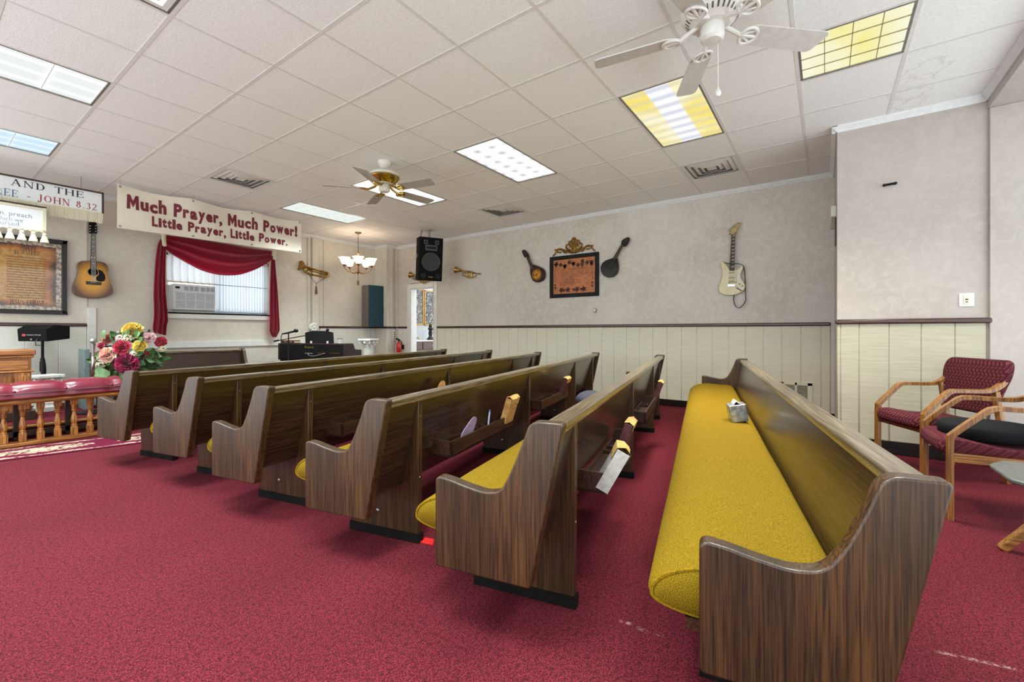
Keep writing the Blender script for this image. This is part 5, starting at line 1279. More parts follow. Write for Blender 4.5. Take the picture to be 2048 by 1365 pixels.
s = MB(); mt2 = mt @ Matrix.Translation((0, 0, .003)); f2 = lambda x, y: tuple(mt2 @ Vector((x, y, 0)))
put_text(s, 'STAGE MONITOR  IN  POWER  LEVEL', -.075, .14, -.004, .010, 0, .004, f2); s.build('sticker_lettering', m_pagew, cab, recalc=False)
b = MB(); b.ball((0, -.125, zb0 + .025), .012, (1, 1, 1), 10, 6); b.tube([tuple(Vector(q)) for q in ((.07, -.12, zb0 + .03), (.085, -.16, zb0 + .0), (.07, -.14, zb0 - .045), (.0, -.03, zb0 - .05))], .006, 6); b.build('plug_cable', m_steel, cab)
MB().lathe([(.016, .03), (.016, .45), (.026, .46), (.026, .58), (.014, .59), (.014, zb0 + .01)], 14, Matrix.Translation((0, 0, 0))).build('pole', m_black, t)
b = MB()
for q in range(3): a = 2 * PI * q / 3 + .4; b.tube([(0, 0, .35), (.36 * math.cos(a), .36 * math.sin(a), .012)], .010, 6)
b.build('tripod', m_black, t)
b = MB(); b.tube(smooth_open([(.02, -.02, .62), (.05, -.03, .5), (.045, -.03, .35), (.03, -.02, .2)], 5), .022, 7); b.build('cable_wrap', m_black, t)
t.location.z = .13
# chrome microphone stand
p = at_d(186, 680, 5.1); t = thing('microphone_stand', 'chrome upright stand with a silver headed microphone beside the flower bouquet', 'microphone', (p.x, p.y, .13))
zz = p.z - .13
MB().lathe([(.008, .03), (.008, zz - .42), (.016, zz - .41), (.016, zz - .2), (.012, zz - .19)], 12).build('pole', m_chrome, t)
MB().lathe([(.14, 0), (.14, .015), (.03, .035), (0, .036)], 24).build('base', m_black, t)
MB().lathe([(.011, zz - .24), (.013, zz - .20), (.024, zz - .06), (.026, zz - .045), (0, zz - .04)], 16).build('microphone_body', m_steel, t)
MB().ball((0, 0, zz - .012), .033, (1, 1, 1), 16, 10).build('microphone_grille', M('silver mesh', (140, 140, 140), (196, 196, 194), rough=.4, metal=.8, scale=300), t)
p = at_d(173, 730, 5.3); t = thing('folded_panel', 'narrow grey green upright board behind the chrome microphone stand', 'board', (p.x, p.y, .13))
MB().box(-.022, .03, 0, .3, 0, at_d(173, 699, 5.3).z - .13).build('board', M('grey green board', (96, 112, 112), (116, 132, 130), rough=.5), t, bevel=.004)

# plaster pedestals
def pedestal(name, label, x, y, z0, h, r):
    t = thing('plaster_pedestal', label, 'pedestal', (x, y, z0), .3, 'white plaster column pedestals')
    MB().box(-r * 1.6, r * 1.6, -r * 1.6, r * 1.6, h - .035, h).build('abacus', m_plaster, t, bevel=.006)
    b = MB(); nfl = 20; pr = []
    b.lathe([(r * 1.45, .0), (r * 1.5, .05), (r * 1.35, .06), (r * 1.2, .085), (r * 1.25, .1), (r * 1.02, .11)], 24)
    for a in range(nfl):
        q = 2 * PI * a / nfl; b.tube([(r * .93 * math.cos(q), r * .93 * math.sin(q), .105), (r * .86 * math.cos(q), r * .86 * math.sin(q), h - .15)], r * .13, 6)
    b.lathe([(r * .92, .1), (r * .85, h - .15)], 24); b.build('shaft', m_plaster, t)
    b = MB(); b.lathe([(r * .9, h - .17), (r * 1.05, h - .15), (r * .95, h - .12), (r * 1.3, h - .035)], 24)
    for a in range(4):
        q = PI / 4 + a * PI / 2; cx, cy = r * 1.55 * math.cos(q), r * 1.55 * math.sin(q)
        d = Vector((math.cos(q), math.sin(q), 0)); sp = []
        for k in range(26): an = k * .42; rr = .058 * (1 - k / 32); sp.append(Vector((cx, cy, h - .085)) - d * .035 + d * rr * math.cos(an) + Vector((0, 0, rr * math.sin(an))))
        b.tube(sp, .016, 6)
        q2 = a * PI / 2; b.ball((r * 1.25 * math.cos(q2), r * 1.25 * math.sin(q2), h - .07), .028, (1, 1, 1.2), 10, 6)
    b.build('capital', m_plaster, t)
p = at_d(93, 750, 5.25); pedestal('a', 'short white plaster column pedestal with scrolled capital behind the altar rail', p.x, p.y, .13, max(.4, p.z - .13 + .0), .075)
p = at_d(737, 678, 8.1); pedestal('b', 'white plaster column pedestal with scrolled capital beside the piano end', p.x, p.y, 0, p.z, .085)

# ------------------------------------------------------------------ flower arrangement on a stand
fp = at_d(265, 706, 5.45)
t = thing('flower_stand', 'small dark stand hidden behind the pew end, under the bouquet', 'stand', (fp.x, fp.y, 0))
hs = fp.z - .42
MB().box(-.16, .16, -.16, .16, hs - .03, hs).build('stand_top', m_darkpost, t, bevel=.006)
for sx in (-1, 1):
    for sy in (-1, 1): MB().box(sx * .13 - .018, sx * .13 + .018, sy * .13 - .018, sy * .13 + .018, 0, hs - .03).build('leg', m_darkpost, t)
k = 5.45 / FPX
t = thing('flower_bouquet', 'large bouquet of pink, red, cream and yellow silk flowers with green leaves', 'bouquet', (fp.x, fp.y, hs), YAW - PI / 2)
MB().lathe([(0, 0), (.08, 0), (.10, .03), (.13, .14), (.12, .2), (.13, .22), (.11, .22), (0, .2)], 24).build('vase', M('pale green glazed vase', (112, 150, 104), (150, 184, 136), rough=.3, scale=20), t)
cz = .42
def petal_flower(x, y, z, r, m, kind, face):
    """face = direction the bloom looks; x right, y away from viewer, z up (metres from bouquet centre)"""
    b = MB(); f = Vector(face).normalized(); q = Vector((0, 0, 1)).rotation_difference(f).to_matrix().to_4x4(); base = Matrix.Translation((x, y, cz + z)) @ q
    if kind == 'rose': layers = ((7, 1.0, .35, .02), (6, .78, .62, .2), (5, .55, .85, .42), (4, .32, 1.1, .62))
    elif kind == 'peony': layers = ((9, 1.0, .3, 0), (8, .85, .55, .15), (8, .68, .8, .28), (7, .48, 1.0, .42), (5, .28, 1.2, .55))
    else: layers = ()
    rnd = random.Random(int(1000 * (x + z + r)))
    for cnt, rad, tilt, up in layers:
        for i in range(cnt):
            a = 2 * PI * i / cnt + rnd.uniform(-.2, .2) + up * 3; ti = tilt + rnd.uniform(-.12, .12)
            mt = base @ Matrix.Rotation(a, 4, 'Z'); L_ = r * (.55 + .5 * rad) * .75; wd = r * (.5 + .45 * rad) * .75
            def g(u, v, L_=L_, wd=wd, ti=ti, up=up, mt=mt, kind=kind):
                s = (u - .5) * 2; l = v; wv = math.sin(PI * min(1, .16 + .84 * (1 - (1 - l) ** 2) * .93)) ** .6 if l < 1 else .35
                px_ = s * wd * (.35 + .65 * math.sin(PI * (.15 + .6 * l))); rr = L_ * l
                zc_ = r * .12 * s * s * -1 + .25 * r * l * l * (-.4 if tilt < .5 else .5)
                fr = (.06 * r * math.sin(s * 7 + l * 5) if kind == 'peony' else 0)
                return mt @ Vector((rr * math.cos(ti), px_, r * up * .35 + rr * math.sin(ti) + zc_ + fr))
            b.grid(g, 5, 5)
    if kind == 'cluster':
        for i in range(26):
            a = i * 2.4; zz = 1 - i / 26 * 1.15; rr = math.sqrt(max(0, 1 - zz * zz)); c = Vector((rr * math.cos(a), rr * math.sin(a), zz)) * r * .8
            for j in range(4):
                mt = base @ Matrix.Translation(c) @ Vector((0, 0, 1)).rotation_difference(c.normalized()).to_matrix().to_4x4() @ Matrix.Rotation(j * PI / 2 + i, 4, 'Z')
                s = r * .30; b.add([mt @ Vector(p) for p in ((0, 0, 0), (s * .5, -s * .4, .1 * s), (s, 0, .2 * s), (s * .5, s * .4, .1 * s))], [(0, 1, 2, 3)])
    return b.build('flower', m, t, recalc=False, sharp=2)
def petal_mat(n_, a, b_, r=.03): return M(n_, a, b_, rough=.7, scale=(14, 14, 14), sheen=.2, lo=.3, hi=.7)
m_pinkr = petal_mat('pink cream petals', (228, 146, 146), (250, 226, 196)); m_rose = petal_mat('deep rose petals', (176, 28, 64), (214, 70, 98)); m_mag = petal_mat('magenta petals', (116, 8, 54), (176, 18, 84))
m_yel = petal_mat('yellow petals', (222, 184, 50), (244, 226, 120)); m_creamp = petal_mat('cream petals', (216, 208, 168), (240, 236, 208)); m_pale = petal_mat('pale pink petals', (226, 176, 182), (244, 218, 218)); m_dk = petal_mat('crimson petals', (150, 14, 40), (186, 32, 58)); m_peach = petal_mat('dusty coral petals', (180, 84, 76), (220, 150, 130))
zf = Z(140, 620, 8.532)
def fl(px, py, rpx, m, kind, dep=-.18):
    X_, Y_ = zf(px, py); x = (X_ - 265) * k; z = (706 - Y_) * k
    petal_flower(x, dep + .25 * (x * x + z * z), z, rpx / 8.532 * k * 1.15, m, kind, (x * 1.1, -.8, z * 1.0 + .25))
for a in ((965, 755, 135, m_pinkr, 'rose', -.24), (1165, 635, 128, m_rose, 'rose', -.22), (1245, 900, 170, m_mag, 'peony', -.22), (1170, 370, 150, m_yel, 'peony', -.1), (1385, 610, 100, m_yel, 'rose', -.18),
          (1430, 490, 105, m_pale, 'rose', -.1), (1565, 550, 90, m_dk, 'rose', -.05), (775, 510, 105, m_peach, 'rose', -.1), (930, 415, 80, m_pale, 'rose', -.05), (1050, 490, 70, m_pale, 'cluster', -.16), (1170, 490, 90, m_creamp, 'cluster', -.16),
          (735, 610, 65, m_rose, 'rose', -.16), (545, 745, 80, m_pale, 'peony', -.05), (690, 900, 110, m_creamp, 'cluster', -.14), (1320, 740, 60, m_creamp, 'cluster', -.2), (1580, 660, 65, m_creamp, 'cluster', -.04), (1470, 735, 35, m_dk, 'rose', -.16), (640, 800, 70, m_creamp, 'cluster', -.1)): fl(*a)
m_leaf = M('silk leaf green', (44, 76, 40), (96, 132, 76), rough=.6, scale=9); m_leaf2 = M('pale leaf green', (96, 142, 88), (150, 186, 134), rough=.55, scale=9)
rnd = random.Random(11)
for gi, (mm, cnt) in enumerate(((m_leaf, 110), (m_leaf2, 30))):
    b = MB()
    for i in range(cnt):
        a = rnd.uniform(-PI, PI); rr = rnd.uniform(.16, .40); x, z = rr * math.cos(a) * 1.0, rr * math.sin(a) * .82 - .02; y = rnd.uniform(-.2, .12)
        L_ = rnd.uniform(.07, .14); mt = Matrix.Translation((x * .82, y, cz + z * .8)) @ Euler((rnd.uniform(-.9, .9), -a + rnd.uniform(-.6, .6), rnd.uniform(-.7, .7))).to_matrix().to_4x4()
        b.grid(lambda u, v: mt @ Vector((L_ * v, (rnd.uniform(-.0, .0)) + .012 * math.cos(PI * (u - .5) * 2), (u - .5) * L_ * .62 * math.sin(PI * min(1, .05 + v * .95)) )), 2, 5)
    o = b.build('leaves', mm, t, recalc=False); o['kind'] = 'stuff'
b = MB(); x0, z0_ = (zf(800, 1060)[0] - 265) * k, (706 - zf(800, 1060)[1]) * k
b.grid(lambda u, v: Vector((x0 + (u - .5) * .20, -.20 - .03 * math.sin(PI * u), cz + z0_ + (v - .5) * .14 * math.sin(PI * (.1 + .8 * u)))), 10, 6); b.build('leaves', m_leaf2, t, recalc=False)
b = MB()
for i in range(16):
    a = 2 * PI * i / 16; b.tube([(.03 * math.cos(a), .03 * math.sin(a), .15), (.2 * math.cos(a), -.05 + .1 * math.sin(a), cz + .05 * math.sin(a * 3))], .004, 5)
b.tube([(-.02, -.05, cz + .2), ((zf(925, 330)[0] - 265) * k, -.06, cz + (706 - zf(925, 330)[1]) * k)], .003, 5); b.tube([(-.02, -.05, cz + .2), ((zf(930, 362)[0] - 265) * k, -.06, cz + (706 - zf(930, 362)[1]) * k)], .003, 5)
b.build('stems', m_leaf, t)
# ------------------------------------------------------------------ piano corner
A_, B_ = on_z(556, 687, .88), on_z(690, 688, .88)
dx = (B_ - A_); dx.z = 0; Wp = dx.length; ux = dx.normalized(); angp = math.atan2(ux.y, ux.x)
t = thing('digital_piano', 'dark digital piano seen from behind with gold roland lettering on its back', 'piano', (A_.x, A_.y, 0), angp)
m_piano = M('dark rosewood laminate', (36, 23, 25), (50, 34, 36), spec=.3, rough=.4, scale=(6, 6, 60)); m_pblack = M('black back panel', (14, 12, 14), (22, 20, 22), spec=.2, rough=.5)
XZs = Matrix(((1, 0, 0, 0), (0, 0, 1, 0), (0, 1, 0, 0), (0, 0, 0, 1)))
prof = rounded([(0, .60), (0, .88), (.24, .88), (.27, .80), (.30, .775), (.48, .765), (.48, .60)], [.005, .01, .03, .04, .05, .02, .02], 4)
DZ = Matrix(((0, 0, 1, 0), (1, 0, 0, 0), (0, 1, 0, 0), (0, 0, 0, 1)))
for x0 in (0, Wp - .035): MB().prism(prof, x0, x0 + .035, DZ).build('side_cheek', m_piano, t, bevel=.004)
MB().box(.035, Wp - .035, 0, .26, .855, .88).build('lid', m_piano, t, bevel=.004)
MB().box(.035, Wp - .035, .004, .03, .62, .856).build('back_panel', m_pblack, t)
MB().box(.035, Wp - .035, .02, .46, .60, .64).build('key_bed', m_pblack, t)
MB().box(.05, Wp - .05, .27, .42, .64, .70).build('keys', M('ivory piano keys', (216, 212, 200), (226, 222, 212), rough=.3), t)
b = MB(); b.box(0, .05, .05, .40, 0, .60).box(Wp - .05, Wp, .05, .40, 0, .60); b.build('leg_panel', m_piano, t)
MB().box(.05, Wp - .05, .10, .12, .16, .60).build('modesty_panel', m_pblack, t)
s = MB(); f2 = lambda x, z: (x, .0015, z)
put_text(s, 'Roland', Wp * .41, Wp * .535, .80, .838, 0, .0, f2); s.build('brand_lettering', m_brass, t, recalc=False)
b = MB()
for i in range(7): b.lathe([(.010, 0), (.010, .006), (0, .006)], 10, Matrix.Translation((Wp * .42 + i * .022, .003, .715)) @ Matrix.Rotation(PI / 2, 4, 'X'))
b.build('jacks', m_steel, t)
s = MB(); put_text(s, 'MIDI  OUT  IN', Wp * .60, Wp * .70, .712, .732, 0, .006, f2); put_text(s, 'OUTPUT  PEDAL  AC IN', Wp * .78, Wp * .91, .712, .732, 0, .006, f2); s.build('socket_lettering', m_gold, t, recalc=False)
b = MB(); b.tube(smooth_open([(Wp * .46, -.01, .715), (Wp * .50, -.04, .68), (Wp * .58, -.04, .675), (Wp * .66, -.03, .70), (Wp * .72, -.01, .72)], 5), .006, 6); b.build('cable', m_steel, t)
pm = t.matrix_basis.copy()
pw = lambda x, y, z: Vector((A_.x, A_.y, 0)) + ux * x + Vector((-ux.y, ux.x, 0)) * y + Vector((0, 0, z))
# music rest
t = thing('music_rest', 'black music rest with two white clips standing on the piano lid', 'music stand', pw(Wp * .56, .10, .88), angp)
mw_ = .62
pts = rounded([(-mw_ * .42, 0), (mw_ * .47, 0), (mw_ * .40, .19), (mw_ * .2, .215), (-mw_ * .25, .215), (-mw_ * .48, .185)], .01)
MB().prism(pts, -.006, .006, Matrix.Rotation(math.radians(78), 4, 'X')).build('panel', m_black, t)
b = MB()
for x in (-.14, .18): b.box(x - .014, x + .014, -.02, -.008, .0, .04)
b.build('clips', m_white, t)
# books and a cup on the lid
p = pw(.17, .10, .881); t = thing('bible', 'maroon bible lying on the piano lid beside the music rest', 'book', p, angp)
MB().box(-.12, .13, -.08, .08, 0, .008).box(-.12, .13, -.08, .08, .042, .05).box(-.12, .13, -.08, -.072, 0, .05).build('cover', m_cov, t, bevel=.002)
MB().box(-.115, .125, -.07, .075, .008, .042).build('page_block', m_page, t)
s = MB()
for x0, x1 in ((-.06, -.02), (.06, .09)): s.box(x0, x1, -.0815, -.08, .014, .036)
s.build('gilt_lettering', m_brass, t)
p = pw(Wp * .86, .12, .881); t = thing('cup', 'white cup with dark rim on the far end of the piano lid', 'cup', p)
MB().lathe([(0, 0), (.032, 0), (.046, .075), (.043, .075), (.030, .006), (0, .006)], 20).build('cup_body', m_white, t); MB().lathe([(.046, .074), (.048, .078), (.046, .082), (.043, .078)], 20).build('rim', m_black, t)
# microphones by the piano
dep = 6.75
p = at_d(577, 700, dep); t = thing('microphone_stand', 'black microphone stand in front of the piano back, boom pointing up', 'microphone', (p.x, p.y, 0), YAW - PI / 2, 'black boom microphone stands')
q = lambda px, py: Vector(((px - 577) * dep / FPX, 0, at_d(577, py, dep).z))
MB().lathe([(.012, .02), (.012, .6), (.017, .61), (.017, .66), (.009, .67), (.009, q(577, 668).z)], 12).build('pole', m_black, t); MB().lathe([(.13, 0), (.13, .018), (.02, .03)], 24).build('base', m_black, t)
b = MB(); b.tube([q(564, 668.5), q(578, 666.5), q(585, 664.5)], .010, 8); b.build('clip', m_black, t)
b = MB(); b.tube([q(566, 668), q(588, 663.5)], [.009, .016], 10); b.ball(q(592, 661.8), .030, (1.2, 1, .95), 14, 9); b.build('microphone_body', m_black, t)
b = MB(); b.tube(smooth_open([q(565, 668.5), q(562.5, 673), q(562, 684), q(563, 700), q(570, 724)], 5), .005, 6); b.build('cable', m_black, t)
dep = 7.6; c = pw(Wp * .50, .50, 0)
t = thing('microphone_stand', 'black microphone stand behind the music rest with a long slanted boom', 'microphone', (c.x, c.y, 0), YAW - PI / 2, 'black boom microphone stands')
dc = c.dot(FW); cpx = PX + FPX * c.dot(RT) / dc
q = lambda px, py: Vector(((px - cpx) * dc / FPX, 0, CAMH + (PY - py) * dc / FPX))
MB().lathe([(.011, .02), (.011, q(0, 677).z)], 10).build('pole', m_black, t); MB().lathe([(.13, 0), (.13, .018), (.02, .03)], 20).build('base', m_black, t)
b = MB(); b.tube([q(548, 683), q(600, 673.5), q(652, 665)], .008, 8); b.tube([q(548, 683), q(558, 681)], .014, 8); b.build('boom', m_black, t)
b = MB(); b.tube([q(651, 668), q(654, 662)], .014, 8); b.ball(q(655, 660.5), .028, (1, 1, 1), 12, 8); b.build('microphone_body', m_black, t)
# plaster ornament on the pilaster
mw, F = frame_on_left(627, 655, .055)
t = thing('wall_ornament', 'white plaster rosette ornament on the pilaster just over the piano', 'ornament', mw=mw)
MB().lathe([(0, .03), (.05, .03), (.075, .022), (.09, .0)], 24).build('disc', m_plaster, t)
b = MB()
for k in range(9): a = 2 * PI * k / 9; b.ball((.06 * math.cos(a), .06 * math.sin(a), .028), .024, (1, 1, .7), 10, 6)
b.ball((0, 0, .035), .026, (1, 1, .8), 12, 8)
for k in range(5): b.tube([(-.05 + .025 * k, -.10 - .008 * k, .012), (-.03 + .03 * k, -.075, .03), (.0 + .03 * k, -.11, .012)], .010, 6)
b.build('relief', m_plaster, t)
# corner cabinet loudspeaker (teal front)
x0 = on_y(720.5, 600, YL).x; fx = on_x(738, 600, x0); yf = fx.y; x1 = on_y(768, 600, yf).x
zb_, zt_ = on_y(738, 654, yf).z, on_y(738, 570, yf).z
t = thing('corner_cabinet', 'hanging grey cabinet with a dark teal front in the corner over the plaster column', 'cabinet', (x0, yf, zb_))
MB().box(0, x1 - x0, .02, YL - yf - .06, 0, zt_ - zb_).build('carcass', M('warm grey laminate', (96, 90, 84), (110, 104, 98), rough=.5), t, bevel=.004)
MB().box(.0, x1 - x0, 0, .02, 0, zt_ - zb_).build('front_panel', M('dark teal cloth', (22, 58, 70), (32, 70, 82), rough=.8, scale=160, bump=.2), t, bevel=.003)
b = MB(); hx = x1 - x0 - .04
b.tube([(hx, -.012, .28), (hx, -.012, .40)], .006, 6); b.build('latch', m_black, t)
# power strip and fire extinguisher
mw, F = frame_on_left(787, 670, .0, 7.83)
t = thing('power_strip', 'white power strip mounted upright on the corner chase over the fire extinguisher', 'power strip', mw=mw)
MB().box(-.035, .035, -.115, .115, 0, .03).build('housing', m_white, t, bevel=.004)
b = MB()
for k in range(4): b.box(-.016, .016, -.09 + .045 * k, -.07 + .045 * k, .03, .032)
b.build('sockets', m_pblack if False else m_black, t)
MB().tube([(0, .115, .01), (.004, .2, .01)], .006, 6).build('cord', m_ivory, t)
p = on_x(798, 690, 6.36); t = thing('fire_extinguisher', 'small red fire extinguisher on the wall beside the doorway', 'fire extinguisher', (p.x, p.y, p.z - .2), PI / 2)
MB().lathe([(0, 0), (.05, 0), (.056, .01), (.056, .21), (.045, .245), (.02, .262), (.016, .28), (0, .28)], 24).build('cylinder', M('signal red enamel', (190, 22, 26), (206, 34, 34), rough=.25, coat=.4), t)
b = MB(); b.box(-.015, .015, -.02, .02, .275, .305); b.tube([(0, -.02, .30), (0, .08, .325)], .010, 6); b.tube([(0, -.01, .315), (0, .085, .345)], .009, 6); b.build('valve_handle', m_black, t)
MB().tube(smooth_open([(0, -.03, .29), (0, -.075, .25), (0, -.07, .15), (0, -.062, .06)], 6), .010, 8).build('hose', m_black, t)
MB().box(-.05, .05, .056, XR - p.x, .08, .2, Matrix.Rotation(-PI / 2, 4, 'Z') @ Matrix.Rotation(PI / 2, 4, 'Z')).build('bracket', m_black, t) if False else MB().box(-.02, .02, -(XR - p.x), -.05, .1, .2).build('bracket', m_black, t)

# ------------------------------------------------------------------ loudspeaker hung from the ceiling
dep = 8.05; p = at_d(862, 519, dep); d = ray(862, 600); d.z = 0; d.normalize(); rr_ = Vector((d.y, -d.x, 0))
nrm_ = (-d * math.cos(.24) + rr_ * math.sin(.24)); xax = Vector((-nrm_.y, nrm_.x, 0)); rz = math.atan2(xax.y, xax.x)
k = dep / FPX; w_, h_, de = 48 * k, 86 * k, .36
t = thing('loudspeaker', 'big black loudspeaker hanging from the ceiling in front of the doorway', 'speaker', (p.x, p.y, p.z), rz)
tl = Matrix.Rotation(math.radians(7), 4, 'X')
MB().prism(rounded([(-w_ / 2, 0), (w_ / 2, 0), (w_ / 2 - .02, de), (-w_ / 2 + .02, de)], .012, 2), -h_ / 2, h_ / 2, tl).build('cabinet', m_blackw, t, bevel=.006)
YF = tl @ Matrix.Rotation(PI / 2, 4, 'X')        # local x, up, toward the viewer
b = MB(); b.lathe([(0, .004), (w_ * .355, .012), (w_ * .36, .002)], 40, YF @ Matrix.Translation((0, -h_ * .06, 0))); b.build('woofer_grille', M('black speaker mesh', (24, 24, 26), (58, 58, 60), rough=.6, scale=300, lo=.45, hi=.6), t)
b = MB(); b.tube([tuple(YF @ Vector((w_ * .37 * math.cos(a), -h_ * .06 + w_ * .37 * math.sin(a), .008))) for a in [2 * PI * i / 40 for i in range(41)]], .007, 6); b.build('woofer_ring', M('grey ring', (62, 62, 64), (80, 80, 82), rough=.4), t)
m_horn = M('dark grey horn plastic', (40, 40, 42), (56, 56, 58), rough=.4)
for cx in (-.105, .105):
    b = MB(); x0, y0, s_ = cx * w_ / .45, h_ * .39, w_ * .085
    b.box(x0 - s_, x0 + s_, y0 - s_, y0 + s_, .0, .006, YF); b.build('tweeter', m_horn, t); MB().box(x0 - s_ * .55, x0 + s_ * .55, y0 - s_ * .55, y0 + s_ * .55, .005, .0075, YF).build('tweeter_throat', m_black, t)
b = MB(); b.box(-w_ * .25, w_ * .25, h_ * .20, h_ * .325, 0, .006, YF); b.build('horn', m_horn, t); MB().box(-w_ * .2, w_ * .2, h_ * .235, h_ * .295, .005, .008, YF).build('horn_throat', m_black, t)
for cx in (-1, 1):
    b = MB(); b.lathe([(w_ * .115, 0), (w_ * .12, .007), (w_ * .09, .007)], 24, YF @ Matrix.Translation((cx * w_ * .31, -h_ * .385, 0))); b.lathe([(w_ * .09, .0065), (0, .004)], 24, YF @ Matrix.Translation((cx * w_ * .31, -h_ * .385, 0))); b.build('port', m_black, t)
MB().box(-.04, .04, -h_ * .42, -h_ * .40, 0, .004, YF).build('badge', m_gold, t)
hb = MB(); hb.box(-w_ / 2 - .004, -w_ / 2 + .006, de * .35, de * .65, h_ * .02, h_ * .12, tl); hb.build('side_handle', m_horn, t)
b = MB(); zc_ = CEIL - p.z
b.tube([(0, de * .4, h_ * .45), (0, de * .4, zc_)], .022, 10); b.box(-.06, .06, de * .4 - .06, de * .4 + .06, zc_ - .012, zc_); b.build('ceiling_bracket', m_steel, t)
b = MB(); b.tube(smooth_open([(-.12, de * .6, zc_), (-.13, de * .7, h_ * .55), (-.05, de * .98, h_ * .4)], 5), .006, 6); b.build('cable', m_black, t)

# ------------------------------------------------------------------ chandelier
cp_ = latt(7.81, 6.69); dep = cp_.dot(FW); k = dep / FPX; zf_ = lambda py: CAMH + (PY - py) * k - CEIL
t = thing('chandelier', 'bronze five armed chandelier with glowing white glass shades in the corner', 'chandelier', (cp_.x, cp_.y, CEIL))
m_brz = M('brushed bronze', (112, 82, 56), (146, 112, 80), rough=.4, metal=.7, scale=30)
MB().lathe([(0, 0), (.062, 0), (.06, -.012), (.035, -.028), (0, -.03)], 24).build('canopy', m_brz, t)
b = MB(); zt_ = zf_(505)
for i in range(18): z = -.03 + (zt_ + .03) * i / 18; b.tube([(.006 * math.cos(a) * (1 if i % 2 else .4), .006 * math.sin(a) * (.4 if i % 2 else 1), z - .006 + .016 * math.sin(a)) for a in [2 * PI * j / 8 for j in range(9)]], .0025, 4)
b.tube([(0, 0, -.03), (0, 0, zt_)], .003, 6); b.build('chain', m_brz, t)
zb_ = zf_(546)
b = MB(); b.lathe([(0, zt_ + .01), (.018, zt_), (.03, zt_ - .02), (.012, zt_ - .04), (.008, zt_ - .06), (.008, zb_ + .06), (.03, zb_ + .03), (.034, zb_ + .01), (.012, zb_ - .02), (.012, zb_ - .03), (0, zb_ - .04)], 18)
for i in range(5):
    a = 2 * PI * i / 5 + .2; cs, sn = math.cos(a), math.sin(a)
    b.tube(smooth_open([(.016 * cs, .016 * sn, zt_ - .02), (.05 * cs, .05 * sn, (zt_ + zb_) / 2), (.02 * cs, .02 * sn, zb_ + .03)], 5), .004, 5)
b.build('column', m_brz, t)
m_shade = M('glowing frosted glass', (255, 236, 214), (255, 244, 228), rough=.4, emit=.85)
for i in range(5):
    a = 2 * PI * i / 5 + .35; cs, sn = math.cos(a), math.sin(a); R_ = .255; zs = zf_(532)
    b = MB(); b.tube(smooth_open([(.02 * cs, .02 * sn, zb_ + .02), (.10 * cs, .10 * sn, zb_ - .005), (.20 * cs, .20 * sn, zb_ + .02), (R_ * cs, R_ * sn, zs - .05), (R_ * cs, R_ * sn, zs - .02)], 6), .007, 7)
    b.lathe([(0, -.035), (.02, -.03), (.034, -.01), (.03, .004), (0, .004)], 16, Matrix.Translation((R_ * cs, R_ * sn, zs))); ar = b.build('arm', m_brz, t)
    n = 24; prof = [(.028, .0), (.05, .02), (.066, .05), (.074, .085), (.088, .115), (.108, .135)]; vs = []
    for r, z in prof:
        for j in range(n): q_ = 2 * PI * j / n; f = 1 + (.09 * math.cos(5 * q_)) * (z / .135) ** 2; vs.append((R_ * cs + r * f * math.cos(q_), R_ * sn + r * f * math.sin(q_), zs + z))
    fs = [(r * n + j, r * n + (j + 1) % n, (r + 1) * n + (j + 1) % n, (r + 1) * n + j) for r in range(len(prof) - 1) for j in range(n)]
    o = MB().add(vs, fs).build('glass_shade', m_shade, ar, recalc=False); o.modifiers.new('thickness', 'SOLIDIFY').thickness = .004
ld = bpy.data.lights.new('bulbs', 'POINT'); ld.energy = 9; ld.color = (1, .78, .52); ld.shadow_soft_size = .05
lo = bpy.data.objects.new('bulbs', ld); C.objects.link(lo); lo.parent = t; lo.location = (0, 0, zf_(516))
b = MB(); b.tube([(0, 0, zb_ - .04), (0, 0, zf_(562))], .003, 6); b.lathe([(0, zf_(561)), (.02, zf_(562)), (.022, zf_(570)), (0, zf_(571))], 12); b.build('pull_cord', m_cord, t)

# ------------------------------------------------------------------ room behind the doorway
YBk = 8.3
m_photo = bpy.data.materials.new('photo collage'); m_photo.use_nodes = True; nt = m_photo.node_tree; q_ = NB(nt); bs = nt.nodes['Principled BSDF']
v_, x_, y_, z_ = q_.xyz(); br = q_.N('ShaderNodeTexVoronoi'); br.inputs['Scale'].default_value = 16; br.distance = 'CHEBYCHEV'; q_.L(v_, br.inputs[0])
n_ = q_.noise(v_, 38, 4); sp_ = q_.N('ShaderNodeSeparateColor'); q_.L(br.outputs['Color'], sp_.inputs[0])
c_ = q_.mix(q_.step(n_, .44, .56), lin((16, 18, 22)), lin((166, 160, 152))); c_ = q_.mix(q_.m('MULTIPLY', q_.step(sp_.outputs[0], .6, .65), .6), c_, lin((36, 66, 84))); c_ = q_.mix(q_.m('MULTIPLY', q_.step(sp_.outputs[1], .72, .75), .55), c_, lin((96, 74, 60)))
q_.L(c_, bs.inputs['Base Color']); bs.inputs['Roughness'].default_value = .4
m_yoak = M('yellow oak frame', (176, 134, 62), (200, 158, 84), rough=.45, scale=(60, 8, 8))
m_cabb = wood('brown cabinet wood', (46, 26, 16), (92, 56, 38), (112, 70, 48), 0, rough=.4)
